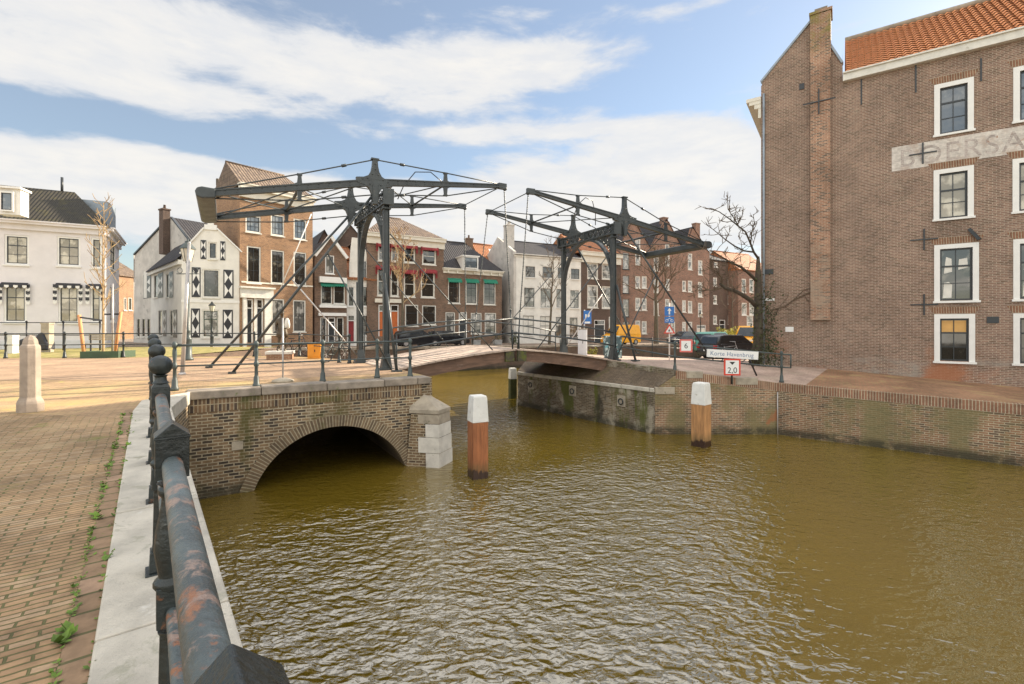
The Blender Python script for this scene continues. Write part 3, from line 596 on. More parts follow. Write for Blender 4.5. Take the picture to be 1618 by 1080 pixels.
mb = MB(); s_ = -.05; rk = random.Random(5)
while s_ < AF.W + .2:
    L = rk.choice((.95, 1.25, 1.5)); s2 = min(s_ + L, AF.W + .28)
    AF.box(mb, s_ + .006, s2 - .006, top + .002, .03 + rk.uniform(-.008, .008), -.52, .07 + rk.uniform(-.01, .01)); s_ = s2
    if s2 >= AF.W + .27: break
mb.build('coping', M['bluestone'], ab, bevel=.025)
mb = MB(); r_ = AF.rect(366, 697, 384, 710); AF.box(mb, *r_, 0, .03); mb.build('anchor_plate', M['sandstone'], ab)
mb = MB(); EF = Fac(AW1, LEND); EF.quad(mb, 0, EF.W, -3, 0); mb.build('end_wall', M['quay_brick'], ab)
# buttress: battered cutwater with a pyramid cap
bt_ = thing('buttress', 'pointed brick buttress with white quoin stones and pyramid cap beside the arch', 'buttress', (-2.5, 13.3, 0))
b0, b1, b2, b3 = V((-3.0, 13.2, 0)), V((-2.02, 13.02, 0)), V((-1.74, 13.75, 0)), V((-2.3, 14.6, 0))
ctr = (b0 + b1 + b2 + b3) / 4; tp = lambda p, k=.80: ctr + (p - ctr) * k
ZT = -.86
def batter(p, z): f = (z + 2.7) / (ZT + 2.7); return p + (tp(p) - p) * f + Z * z
mb = MB()
for p, r in ((b0, b1), (b1, b2), (b2, b3)): mb.face([batter(p, -2.8), batter(r, -2.8), batter(r, ZT), batter(p, ZT)])
mb.build('wall', M['quay_brick'], bt_)
mb = MB(); apex = V((-2.75, 13.75, -.33)); e = [tp(p, .88) for p in (b0, b1, b2, b3)]
for i in range(3): mb.face([e[i] + Z * ZT, e[i + 1] + Z * ZT, apex]); mb.face([e[i] + Z * (ZT - .10), e[i + 1] + Z * (ZT - .10), e[i + 1] + Z * ZT, e[i] + Z * ZT])
mb.face([p + Z * (ZT - .10) for p in e]); mb.build('cap', M['sandstone'], bt_)
mb = MB(); rk = random.Random(2)
for i, z in enumerate((-2.5, -2.05, -1.62, -1.25, -.98)):
    z2 = (-2.06, -1.63, -1.26, -.99, ZT - .1)[i]; L = .62 if i % 2 else .40; L2 = .62
    o1 = V((.25, -1, 0)).normalized() * .012; o2 = V((.93, -.36, 0)).normalized() * .012
    c0 = lambda z: batter(b1, z) + o1 + o2
    la = (batter(b0, z) - batter(b1, z)).normalized() * L; lb = (batter(b2, z) - batter(b1, z)) * .99
    mb.face([c0(z) + la, c0(z), c0(z2), c0(z2) + la], mi=(1 if i > 2 else 0)); mb.face([c0(z), c0(z) + lb, c0(z2) + lb, c0(z2)], mi=(1 if i > 2 else 0))
mb.build('quoin', [M['limestone'], M['sandstone']], bt_)

# ------------------------------------------------------------------ right abutment and quay
ra = thing('abutment', 'old blackened brick abutment with sloping stone cap under the right bridge leaf', 'abutment', A2)
RF = Fac(A1, A2); mb = MB(); RF.quad(mb, 0, RF.W, -3, -.8); mb.build('wall', M['old_wall'], ra)
back0, back1 = V((1.3, 24.9, -.06)), V((4.6, 19.2, -.06))
DE = [V((5.95, 17.11, -.12)), V((4.1, 19.9, 0)), V((1.75, 24.55, 0)), V((.9, 25.9, -.02))]
mb = MB(); f0, f1 = RF.P(0, -.80, .05), RF.P(RF.W, -.80, .05)

def along(k, pts):
    Ls = [(pts[i + 1] - pts[i]).length for i in range(len(pts) - 1)]; d = k * sum(Ls)
    for i, l in enumerate(Ls):
        if d <= l + 1e-6: return pts[i].lerp(pts[i + 1], d / l)
        d -= l
for k in range(8):
    a, b = along(k / 8, DE) - Z * .18, along((k + 1) / 8, DE) - Z * .18; mb.face([f1.lerp(f0, k / 8), f1.lerp(f0, (k + 1) / 8), b, a])
mb.build('slope', M['mossy_slope'], ra)
mb = MB(); s_ = 0
while s_ < RF.W - .1:
    s2 = min(s_ + 1.3, RF.W); RF.box(mb, s_ + .008, s2 - .008, -.92, -.77, -.34, .06); s_ = s2
mb.build('coping', M['stone'], ra, bevel=.02)
mb = MB()
for px, py in ((839, 607), (905, 617), (982, 633)):
    s_, z_ = RF.sz(px, py); RF.box(mb, s_ - .2, s_ + .2, z_ - .22, z_ + .22, 0, .03)
mb.build('ring_stone', M['sandstone'], ra)
for px, py in ((839, 607), (905, 617), (982, 633)):
    s_, z_ = RF.sz(px, py); mb = MB(); mb.torus(RF.P(s_, z_ - .02, .06), RF.U, Z, .11, .022); mb.build('mooring_ring', M['iron_dark'], ra)
QF1, QF2, QF3 = Fac(A2, A3), Fac(A3, A4), Fac(A4, V((25, 4.8, 0)))
rq = thing('quay_wall', 'red brick canal wall along the right bank with a band of upright bricks on top', 'wall', A3)
mb = MB(); mb.face([QF1.P(0, -3), QF1.P(QF1.W, -3), QF1.P(QF1.W, -.87), QF1.P(2.7, -.66), QF1.P(.73, -.3), QF1.P(0, -.8)])
mb.face([QF2.P(0, -3), QF2.P(QF2.W, -3), QF2.P(QF2.W, -1.0), QF2.P(0, -.87)]); mb.face([QF3.P(0, -3), QF3.P(QF3.W, -3), QF3.P(QF3.W, -1.1), QF3.P(0, -1.0)])
mb.build('wall', M['right_quay'], rq)
mb = MB()
for fr, (sa, za), (sb, zb) in ((QF1, (.75, -.12), (2.7, -.36)), (QF1, (2.7, -.36), (QF1.W, -.57)), (QF2, (0, -.57), (QF2.W, -.71)), (QF3, (0, -.71), (QF3.W, -.8))):
    pts = [fr.P(sa, za - .3, .012), fr.P(sb, zb - .3, .012), fr.P(sb, zb + .006, .012), fr.P(sa, za + .006, .012)]
    mb.face(pts, uv=[(sa, 0), (sb, 0), (sb, .3), (sa, .3)])
    mb.face([fr.P(sa, za + .006, .012), fr.P(sb, zb + .006, .012), fr.P(sb, zb + .006, -.3), fr.P(sa, za + .006, -.3)], uv=[(sa, 0), (sb, 0), (sb, .3), (sa, .3)])
mb.build('soldier_course', M['soldier'], rq)
mb = MB()
for (sa, sb, z_) in ((1.15, 1.75, -.18), (2.95, 3.75, -.42)): QF1.box(mb, sa, sb, z_ - .22, z_ + .03, -.25, .03)
QF1.box(mb, .0, .72, -.98, -.72, -.3, .03)
mb.build('post_stone', M['sandstone'], rq, bevel=.015)
mb = MB(); mb.tube([QF1.P(QF1.W - .01, -2.6, .05), QF1.P(QF1.W - .01, -.9, .05)], .02, 6); mb.build('joint_pipe', M['steel'], rq)
# low brick parapet behind the sloping cap
mb = MB(); 
for i in range(3): mb.face([DE[i] - Z * .24, DE[i + 1] - Z * .24, DE[i + 1] + Z * .015, DE[i] + Z * .015]); n_ = (DE[i + 1] - DE[i]).cross(Z).normalized() * .3; n_ = n_ if n_.x > 0 else -n_; mb.face([DE[i] + Z * .015, DE[i + 1] + Z * .015, DE[i + 1] + n_ + Z * .015, DE[i] + n_ + Z * .015])
tag(mb.build('parapet', M['old_wall']), 'low mossy brick parapet above the sloping abutment cap', 'wall')

# ------------------------------------------------------------------ mooring piles
def pile(px, pw, ytop, ywhite, ybase, label, mats, rot, group='white capped mooring piles'):
    d = (H - WZ) * F / (ybase - 3 - HY); X = (px - CX) / F * d; w = pw / F * d / 1.22
    zt = H + (HY - ytop) / F * d; zw = H + (HY - ywhite) / F * d
    t = thing('mooring_pile', label, 'mooring pile', (X, d, WZ), group); u = (math.cos(R(rot)), math.sin(R(rot)))
    mb = MB(); mb.obox((X, d), u, w, w, WZ - .6, zw); mb.build('shaft', mats[0], t, bevel=.012)
    mb = MB(); mb.obox((X, d), u, w * 1.05, w * 1.05, zw, zt - .05, .86); mb.obox((X, d), u, w * .90, w * .90, zt - .05, zt, .9); mb.build('cap', mats[1], t, bevel=.012)
pile(755, 31, 624, 665, 756, 'tall red brown timber pile with white cap nearest the stone buttress', (M['pile'], M['pile_cap'], M['pile_wet']), 25)
pile(1108, 27, 604, 638, 707, 'orange brown timber pile with white cap in front of the right canal wall', (M['pile_light'], M['pile_cap'], M['pile_wet']), 42)
pile(810, 13, 581, 598, 632, 'small mossy green pile with weathered cap under the bridge joint', (M['pile_green'], M['offwhite'], M['pile_green']), 20)

# ------------------------------------------------------------------ near quay railing
nq = thing('quay_railing', 'worn dark iron quay railing with ball topped posts running into the foreground', 'railing', quay(0))
RA = math.atan2(QE.y, QE.x)
def rail_post(p, ball, first=False):
    mb = MB(); u = QE
    mb.obox(p, u, .15, .15, -.08, .03); mb.obox(p, u, .115, .115, .03, .15, .9)
    mb.lathe(V((p.x, p.y, p.z)) * 1, [(.05, .14), (.043, .18), (.036, .50), (.043, .515)], 8, RA, False)
    mb.obox(p, u, .085, .085, .515, .645)
    mb.lathe(p, [(.042, .645), (.052, .66), (.052, .675), (.037, .69), (.041, .72), (.05, .78), (.046, .84), (.031, .92), (.028, .95), (.039, .965), (.039, .98), (.03, .99), (.043, 1.0)], 14)
    mb.obox(p, u, .092, .092, 1.0, 1.13)
    if not ball: mb.obox(p, u, .098, .098, 1.13, 1.138); mb.obox(p, u, .098, .098, 1.138, 1.18, 1.0, .04)
    else: mb.obox(p, u, .092, .092, 1.13, 1.155, .7); mb.lathe(p, [(.045, 1.15), (.032, 1.165), (.030, 1.19), (.04, 1.2)], 12)
    o = mb.build('post', M['post_paint'], nq, bevel=.004)
    if ball:
        mb = MB(); mb.sphere(p + Z * 1.258, .061, 20, 14); mb.build('ball_finial', M['post_paint'], o)
slope = lambda t: max(-.02, .017 * (t - 1.4))
ts = [(-1.44, 0), (0, 0), (1.62, 1), (3.04, 1), (4.46, 1), (5.96, 1)]
for t_, bl in ts: rail_post(quay(t_) + Z * slope(t_), bl)
for z_, r_ in ((1.065, .029), (.58, .018)):
    mb = MB(); pts = [quay(t_) + Z * (z_ + slope(t_)) for t_ in (-4.5, -2.8, -1.44, 0, 1.62, 3.04, 4.46, 5.96)]; mb.tube(pts, r_, 16); mb.build('rail', M['worn'], nq)

def lathe_post(mb, p, h=1.1, k=1.0):
    mb.lathe(p, [(.085 * k, 0), (.085 * k, .06), (.068 * k, .09), (.06 * k, .24), (.042 * k, .28), (.038 * k, .46 * h), (.055 * k, .47 * h), (.058 * k, .54 * h), (.05 * k, .56 * h), (.034 * k, .60 * h), (.05 * k, .78 * h), (.046 * k, .86 * h), (.034 * k, .90 * h), (.055 * k, .92 * h), (.058 * k, .99 * h), (.02 * k, 1.04 * h)], 10)
def railing(label, posts, mat, h=1.1, low=.52, k=1.0, rr=(.026, .02), plain=False, name='railing', group=None, ends=True, coll='railing'):
    t = thing(name, label, coll, posts[0], group)
    for p in posts:
        mb = MB()
        if plain: mb.tube([p, p + Z * h], .03 * k, 8)
        else: lathe_post(mb, p, h, k)
        mb.build('post', mat, t)
    for z_, r_ in zip((h * .955, h * low), rr):
        mb = MB(); mb.tube([p + Z * z_ for p in posts], r_, 8); mb.build('rail', mat, t)
    return t
railing('grey green iron railing on the coping above the brick arch', [G(276, 617), G(405, 611), G(510, 603.5), G(596, 597.5), G(648, 595.5)], M['iron_grey'])
railing('dark iron railing along the rear edge of the road behind the statue', [G(402, 563), G(473, 562.6), G(536, 573), G(552, 574)], M['iron_dark'], h=1.15)
railing('dark iron railing by the mossy grass in front of the white corner house', [G(-60, 566.5), G(9, 566), G(102, 565.5), G(195, 564.5), G(300, 563.5), G(402, 563)], M['iron_dark'], h=1.2)
lp = thing('railing', 'thin black railing in front of the white corner house windows', 'railing', V((-28, 29.3, 0)))
for px in (-60, -14, 42, 100, 158):
    mb = MB(); p = G(px, 553.5); mb.tube([p, p + Z * 1.75], .04, 6); mb.sphere(p + Z * 1.78, .07, 8, 6); mb.build('post', M['black'], lp)
for z_ in (1.72, .95):
    mb = MB(); mb.tube([G(-60, 553.5) + Z * z_, G(158, 553.5) + Z * z_], .03, 6); mb.build('rail', M['black'], lp)
rr_ = thing('railing', 'grey green railing on the right quay carrying the bridge signs', 'railing', QF1.P(1.5, -.2))
pA, pB = V((6.0, 17.25, -.2)), V((9.9, 17.2, -.57))
for p in (pA, pB):
    mb = MB(); lathe_post(mb, p, 1.12, .95); mb.build('post', M['iron_grey'], rr_)
pS = V((4.75, 20.3, 0)); pE = pB + V((.28, -.1, 0))
for z_ in (1.06, .58):
    mb = MB(); mb.tube([pS + Z * (z_ + .02), pA + Z * z_, pB + Z * (z_ - .02), pE + Z * (z_ - .03)], .026, 8); mb.build('rail', M['iron_grey'], rr_)
mb = MB(); mb.tube([pE + Z * 1.03, pE + Z * .55], .026, 8); mb.build('end_bar', M['iron_grey'], rr_)
mb = MB(); q0 = V((8.9, 17.6, -.45)); mb.tube([q0 + Z * .75, q0 + V((.55, .5, .05))], .035, 8); mb.build('brace', M['black'], rr_)
railing('slender dark railing along the rear edge of the right bank', [V((2.6, 25.2, -.02)), V((5.2, 26.4, -.12)), V((8.0, 26.7, -.25)), V((10.4, 26.8, -.38))], M['iron_dark'], h=1.1, plain=True)
railing('pale curved guard rail beside the control cabinet past the bridge', [V((2.9, 24.6, 0)), V((3.9, 25.2, -.05)), V((5.0, 25.6, -.1))], M['iron_grey'], h=.95, plain=True)

# stone bollard
bo = G(48, 650); t = thing('stone_bollard', 'pale octagonal stone bollard with domed top on the quay paving', 'bollard', bo)
mb = MB(); mb.lathe(bo, [(.185, 0), (.185, .15), (.175, .19), (.145, .25), (.142, .27), (.138, 1.12), (.130, 1.16), (.108, 1.18), (.106, 1.21), (.095, 1.26), (.068, 1.305), (.035, 1.335), (.004, 1.345)], 8, .1, False); mb.build('shaft', M['bollard'], t, bevel=.008)

# ------------------------------------------------------------------ drawbridge halves
def half_bridge(label, P0, u, nv, tailpx, pivpx, tippx, kingpx, joint_len, land, braceN, mirror):
    P0 = V((*P0, 0)); u = V((*u, 0)).normalized(); nv = V((*nv, 0)); w = nv.length; nh = nv.normalized()
    L = lambda s, n, z: P0 + u * s + nh * n + Z * z
    def szp(px, py):
        k = (px - CX) / F; s = (k * P0.y - P0.x) / (u.x - k * u.y); p = P0 + u * s; return s, H + (HY - py) / F * p.y
    t = thing('drawbridge', label, 'drawbridge', P0); I = M['iron']
    sT, zT = szp(*tailpx); sP, zP = szp(*pivpx); sF, zF = szp(*tippx); zK = szp(*kingpx)[1]
    # posts with flanges and flared shoes
    for n in (0, w):
        mb = MB(); mb.obox(L(0, n, 0), u, .14, .11, 0, zP - .25); mb.obox(L(.085, n, 0), u, .03, .20, 0, zP - .25); mb.obox(L(-.085, n, 0), u, .03, .20, 0, zP - .25)
        mb.obox(L(0, n, 0), u, .52, .48, 0, .06); mb.obox(L(0, n, 0), u, .36, .34, .06, .55, .62, .66); mb.obox(L(0, n, 0), u, .28, .32, zP - .88, zP - .82)
        po = mb.build('post', I, t, bevel=.01)
        s_ = -1 if n == 0 else 1; mb = MB(); mb.tube([L(-.1, n + s_ * .1, 3.3), L(land, n + s_ * braceN, .03)], .05, 8); mb.obox(L(land, n + s_ * braceN, 0), u, .3, .26, 0, .05); mb.build('raking_leg', I, t)
    # lintel: two flanges and lattice
    z0, z1 = zP - .72, zP - .28; mb = MB()
    for so in (-.11, .11):
        mb.bar(L(so, -.25, z0 + .03), L(so, w + .25, z0 + .03), .07, .06); mb.bar(L(so, -.25, z1 - .03), L(so, w + .25, z1 - .03), .07, .06)
        k = 12
        for i in range(k):
            a, b = -.2 + (w + .4) * i / k, -.2 + (w + .4) * (i + 1) / k
            mb.bar(L(so, a, z0 + .05), L(so, b, z1 - .05), .03, .035); mb.bar(L(so, b, z0 + .05), L(so, a, z1 - .05), .03, .035)
            mb.torus(L(so, (a + b) / 2, (z0 + z1) / 2), nh, Z, .08, .018, 10, 5)
    for n in (-.27, w + .27): mb.obox(L(0, n, 0), u, .36, .09, z0 - .04, z1 + .06)
    mb.obox(L(0, w / 2, 0), u, .30, .07, z0, z1); mb.build('lintel', I, t)
    # arch with scroll work spandrels
    zs, zcw = 3.45, z0 - .02; a_in = w / 2 - .08; mb = MB(); K = 24; ring = []
    for i in range(K + 1):
        th = math.pi * i / K; ring.append((w / 2 - math.cos(th) * a_in, zs + math.sin(th) * (zcw - zs)))
    for i in range(K):
        (n0, y0), (n1, y1) = ring[i], ring[i + 1]; dn, dz = n1 - n0, y1 - y0; ll = math.hypot(dn, dz); on, oz = -dz / ll * .085, dn / ll * .085
        for h_ in (-.1, .1):
            mb.face([L(h_, n0, y0), L(h_, n1, y1), L(h_, n1 + on, y1 + oz), L(h_, n0 + on, y0 + oz)])
        mb.face([L(-.1, n0, y0), L(.1, n0, y0), L(.1, n1, y1), L(-.1, n1, y1)]); mb.face([L(-.1, n0 + on, y0 + oz), L(.1, n0 + on, y0 + oz), L(.1, n1 + on, y1 + oz), L(-.1, n1 + on, y1 + oz)])
    mb.build('arch_rib', I, t)
    rk = random.Random(4)
    for sd in (0, 1):
        mb = MB(); f = (lambda a: a) if sd == 0 else (lambda a: w - a)
        for i in range(60):
            a = rk.uniform(.18, w / 2 - .2); z_ = rk.uniform(zs + .6, z0 - .06)
            e = math.hypot((a - w / 2) / a_in, (z_ - zs) / (zcw - zs))
            if e > 1.13: mb.torus(L(0, f(a), z_), nh, Z, rk.uniform(.06, .11), .02, 10, 5)
        for i in range(5):
            z_ = zs + .9 + i * .3; xx = w / 2 - a_in * math.sqrt(max(0, 1 - ((z_ - zs) / (zcw - zs)) ** 2)) if z_ < zcw else .9
            mb.bar(L(0, f(.12), z_), L(0, f(max(xx - .05, .16)), min(z_ + .12, z0)), .03, .03)
        mb.build('scrollwork', I, t)
    # balance beams with king post, queen posts, tension rods
    def cen(s): return zT + (zP - zT) * (s - sT) / (sP - sT) if s < sP else zP + (zF - zP) * (s - sP) / (sF - sP)
    hq = lambda s: (.125 + .03 * (s - sT) / (sP - sT)) if s < sP else (.155 - .085 * (s - sP) / (sF - sP))
    qR, qF = sT + (sP - sT) * .52, sP + (sF - sP) * .52
    for n in (-.02, w + .02):
        fn = lambda a, o, b, n=n: L(a, n + o, b); mb = MB()
        for h0, h1, o in ((-1, 1, .05), ):
            up_, lo_ = [], []
            for k in range(25):
                s = sT + (sF - sT) * k / 24
                d = s - sP; fl = max(0, 1 - abs(d) / .75) ** 2.6
                up_.append((s, cen(s) + hq(s) * .62 + fl * .05)); lo_.append((s, cen(s) - hq(s) * .62 - fl * .05))
            mb.plate(fn, up_ + lo_[::-1], -.05, .05)
        for k in range(24):                              # flanges
            sa, sb = sT + (sF - sT) * k / 24, sT + (sF - sT) * (k + 1) / 24
            for g in (1, -1): mb.bar(L(sa, n, cen(sa) + g * hq(sa) * .62), L(sb, n, cen(sb) + g * hq(sb) * .62), .15, .04)
        kr = [(.62, .085), (.38, .12), (.22, .20), (.135, .35), (.095, .54), (.078, zK - zP)]; kl = [(.10, -.66), (.115, -.42), (.19, -.23), (.34, -.14), (.58, -.09)]
        king = [(sP + a, zP + b) for a, b in kl] + [(sP + a, zP + b) for a, b in kr] + [(sP - a, zP + b) for a, b in kr[::-1]] + [(sP - a, zP + b) for a, b in kl[::-1]]
        mb.plate(fn, king, -.07, .07); mb.obox(L(sP, n, 0), u, .26, .18, zK, zK + .05)
        mb.obox(L(sP, n, 0), u, .16, .20, zP - .75, zP - .1)
        for k in range(int((sF - sT) / .32)):            # rivets along both flanges and round the hub
            s = sT + .2 + k * .32
            for g in (1, -1):
                for o in (-.058, .058): mb.sphere(L(s, n + o, cen(s) + g * hq(s) * .40), .024, 6, 4)
        for a, b in ((-.26, .09), (.26, .09), (-.1, .24), (.1, .24), (0, .42), (0, .6), (-.18, -.1), (.18, -.1), (0, -.3), (-.42, .04), (.42, .04)):
            for o in (-.073, .073): mb.sphere(L(sP + a, n + o, zP + b), .028, 6, 4)
        beam = mb.build('balance_beam', I, t)
        for q_ in (qR, qF):
            c_ = cen(q_); mb = MB(); hh = .40
            mb.plate(fn, [(q_ - .2, c_ + .07), (q_ - .07, c_ + .14), (q_ - .045, c_ + hh), (q_ + .045, c_ + hh), (q_ + .07, c_ + .14), (q_ + .2, c_ + .07), (q_ + .2, c_ - .07), (q_ + .07, c_ - .14), (q_ + .045, c_ - hh), (q_ - .045, c_ - hh), (q_ - .07, c_ - .14), (q_ - .2, c_ - .07)], -.045, .045)
            for z_ in (c_ + hh, c_ - hh): mb.obox(L(q_, n, 0), u, .15, .12, z_ - .025, z_ + .025)
            mb.build('queen_post', I, beam)
        for g in (1, -1):
            pt = [L(sF, n, zF + g * .06), L(qF, n, cen(qF) + g * .42), L(sP, n, zK + .02 if g > 0 else zP - .42), L(qR, n, cen(qR) + g * .42), L(sT + .1, n, zT + g * .12)]
            mb = MB(); mb.tube(pt, .022, 6)
            for k in (1, 2): a, b = pt[k], pt[k + 1]; mb.tube([a.lerp(b, .4 if k == 2 else .6), a.lerp(b, .46 if k == 2 else .66)], .05, 6)
            mb.build('tension_rod', M['iron'], beam)
        mb = MB(); mb.obox(L(sF, n, 0), u, .34, .14, zF - .12, zF + .10); mb.sphere(L(sF + .12, n, zF - .08), .09, 10, 6); mb.build('beam_tip', I, beam)
    # cross members between the two beams
    mb = MB()
    mb.tube([L(qR, 0, cen(qR)), L(qR, w, cen(qR))], .05, 8); mb.tube([L(qF, 0, cen(qF)), L(qF, w, cen(qF))], .035, 8); mb.tube([L(sF, 0, zF), L(sF, w, zF)], .02, 6)
    for a, b in ((sT + .3, qR), (qR, sP - .3), (sP + .3, qF)):
        mb.tube([L(a, 0, cen(a)), L(b, w, cen(b))], .022, 6); mb.tube([L(a, w, cen(a)), L(b, 0, cen(b))], .022, 6)
    mb.build('cross_brace', I, t)
    mb = MB(); mb.tube([L(qF - .1, .05, cen(qF) + .1), L(qF - .5, .15, cen(qF) + .42), L(qF - 1.0, .35, cen(qF) + .4), L(qF - 1.35, .6, cen(qF) - .1), L(qF - 1.5, .8, cen(qF) - .55)], .018, 6); mb.build('cable_loop', M['black'], t)
    mb = MB()
    prof = [(-.23, -.12), (-.26, .03), (-.21, .14), (-.09, .18), (.24, .16), (.24, -.12), (-.10, -.17)]
    fn = lambda a, o, b: L(sT + a + .05, o, zT + b); mb.plate(fn, prof, -.18, w + .18); mb.build('counterweight', I, t, bevel=.04)
    # back stays and inner rods
    ends = land_ends[mirror]
    for n, (es, en), mr in ((0, ends[0], .35), (w, ends[1], .45)):
        a = L(sP, n, zP - .35); b = L(es, en, .02); mb = MB(); mb.tube([a, b], .043, 8); mb.obox(b, u, .22, .18, 0, .07); mb.build('back_stay', I, t)
        m_ = a.lerp(b, mr); mb = MB(); e = L(.1, n - .25 if n == 0 else n + .1, .05); mb.tube([m_, e], .028, 6); mb.build('inner_rod', M['steel'] if n else I, t)
    # leaf
    Lz = lambda s: .62 * (s / joint_len) + .10 * math.sin(math.pi * min(1, s / joint_len)) * .8
    leaf = None; S = 19; mb = MB(); n0, n1 = -.42, w + .42
    for k in range(S):
        s0, s1 = .12 + (joint_len - .16) * k / S, .12 + (joint_len - .16) * (k + 1) / S - .012; dz = -.055
        mb.box8([L(s0, n0, Lz(s0) + dz), L(s1, n0, Lz(s1) + dz), L(s1, n1, Lz(s1) + dz), L(s0, n1, Lz(s0) + dz), L(s0, n0, Lz(s0) + .01), L(s1, n0, Lz(s1)), L(s1, n1, Lz(s1)), L(s0, n1, Lz(s0) + .01)])
    leaf = mb.build('leaf', M['plank'], t)
    mb = MB()
    for nn in (-.28, w * .5, w + .08):
        pl = []; NN = 10
        for k in range(NN + 1): s = -.05 + (joint_len) * k / NN; pl.append((s, Lz(max(s, 0)) - .06))
        pl2 = [(s, z_ - (.50 - .10 * (s / joint_len))) for s, z_ in pl]
        mb.plate(lambda a, o, b, nn=nn: L(a, nn + o, b), pl + pl2[::-1], 0, .2)
    mb.build('girder', M['timber'], leaf)
    mb = MB(); je = joint_len - .16; mb.box8([L(je - .3, n0 + .02, Lz(je) - .48), L(je + .08, n0 + .02, Lz(je) - .48), L(je + .08, n1 - .02, Lz(je) - .48), L(je - .3, n1 - .02, Lz(je) - .48), L(je - .3, n0 + .02, Lz(je) - .058), L(je + .08, n0 + .02, Lz(je) - .058), L(je + .08, n1 - .02, Lz(je) - .058), L(je - .3, n1 - .02, Lz(je) - .058)]); mb.build('end_beam', M['mossy_timber'], leaf, bevel=.02)
    for nn in (n0 + .06, n1 - .06):
        for h_ in (1.18, .62):
            mb = MB(); mb.tube([L(.25, nn, Lz(.25) + h_)] + [L(s, nn, Lz(s) + h_) for s in (joint_len * .33, joint_len * .66, joint_len + .02)], .032, 8); mb.sphere(L(joint_len + .02, nn, Lz(joint_len) + h_), .05, 8, 6); mb.build('handrail', I, leaf)
        for s in (.25, joint_len * .97): mb = MB(); mb.tube([L(s, nn, Lz(s)), L(s, nn, Lz(s) + (1.18 if s < 1 else .75))], .03, 6); mb.build('rail_post', I, leaf)
    # chains and lower rods
    for n in (0, w):
        nb = n - .3 if n == 0 else n + .3
        a = L(sF + .1, n, zF - .1); b = L(joint_len - .12, nb, Lz(joint_len)); k = a.lerp(b, .76); mb = MB()
        NL = int((k - a).length / .075)
        for i in range(NL):
            p, q_ = a.lerp(k, i / NL), a.lerp(k, (i + 1.25) / NL)
            ax = u if i % 2 else nh; mb.tube([p, p.lerp(q_, .5) + ax * .02, q_], [.012, .014, .012], 4, False); mb.tube([p, p.lerp(q_, .5) - ax * .02, q_], [.012, .014, .012], 4, False)
        mb.build('chain', I, t); mb = MB(); mb.tube([k, b], .028, 6); mb.sphere(k, .05, 8, 6); mb.build('chain_rod', I, t)
        mb = MB(); ns = .06 if n == 0 else -.06; mb.tube([L(.15, n + ns, 4.7), L(joint_len * .80, nb - 4 * ns * 0, Lz(joint_len * .8) + .05)], .022, 6); mb.build('front_rod', I, t)
    return t
land_ends = [[(-4.53, .96), (-5.2, 3.7)], [(-5.4, -.3), (-4.4, 3.5)]]
J = V((-.03, 18.5, 0))
half_bridge('left half of the iron drawbridge, its portal beside the arch bridge road', (-4.33, 16.1), (4.3, 2.4), (-1.85, 3.0), (322, 306), (592, 288), (793, 294), (592, 253), 4.92, .1, .85, 0)
half_bridge('right half of the iron drawbridge, its balance beam reaching towards the brick warehouse', (4.43, 20.5), (-4.46, -2.0), (-1.8, 3.35), (1116, 387), (986, 346), (838, 302), (988, 313), 4.89, -.6, .7, 1)

# ------------------------------------------------------------------ buildings
def window(fr, r, parent, frame='white', sash='sash', pane='pane', cols=2, rows=3, fw=.09, rec=.10, sill=True, sw=.05, bars=None, depth=.16, surround=False, vbar=None):
    "one window: outer frame in the reveal, sash bars, glass; the sill under it"
    s0, s1, z0, z1 = r; mb = MB(); e = .004
    if surround: o0, o1, x = -.03, .035, fw
    else: o0, o1, x = -rec, -rec + .07, 0
    if surround:                                     # broad painted frame standing on the wall
        fr.box(mb, s0 - fw, s0 + .02, z0 - .02, z1 + fw, o0, o1); fr.box(mb, s1 - .02, s1 + fw, z0 - .02, z1 + fw, o0, o1)
        fr.box(mb, s0 + .02, s1 - .02, z1 - .02, z1 + fw - .001, o0, o1 - .002); fr.box(mb, s0 - fw - .04, s1 + fw + .04, z0 - .10, z0 - .021, o0, o1 + .05)
    else:
        fr.box(mb, s0 + e, s0 + fw, z0 + e, z1 - e, o0, o1); fr.box(mb, s1 - fw, s1 - e, z0 + e, z1 - e, o0, o1)
        fr.box(mb, s0 + fw, s1 - fw, z1 - fw, z1 - e, o0, o1 - .002); fr.box(mb, s0 + fw, s1 - fw, z0 + e, z0 + fw, o0, o1 - .002)
        if sill: fr.box(mb, s0 - .05, s1 + .05, z0 - .09, z0 - .002, .003, .09)
    w = mb.build('window', M[frame], parent)
    a0, a1, b0, b1 = (s0 + .02, s1 - .02, z0 - .0, z1 - .02) if surround else (s0 + fw, s1 - fw, z0 + fw, z1 - fw)
    mb = MB(); g0, g1 = -rec - .01, -rec + .035
    fr.box(mb, a0, a0 + sw, b0, b1, g0, g1); fr.box(mb, a1 - sw, a1, b0, b1, g0, g1); fr.box(mb, a0 + sw, a1 - sw, b0, b0 + sw, g0, g1 - .001); fr.box(mb, a0 + sw, a1 - sw, b1 - sw, b1, g0, g1 - .001)
    bw = .025
    for k in range(1, cols): x = a0 + (a1 - a0) * k / cols; fr.box(mb, x - bw / 2, x + bw / 2, b0 + sw, b1 - sw, g0, g1 - .008)
    ys = bars if bars else [k / rows for k in range(1, rows)]
    for k, f in enumerate(ys): y = b0 + (b1 - b0) * f; hh = sw * .55 if (len(ys) == 1 or k == len(ys) - 1) else bw / 2; fr.box(mb, a0 + sw, a1 - sw, y - hh, y + hh, g0, g1 - .004)
    mb.build('sash', M[sash], w)
    mb = MB(); fr.quad(mb, a0, a1, b0, b1, -rec + .004); mb.build('pane', M[pane], w)
    return w

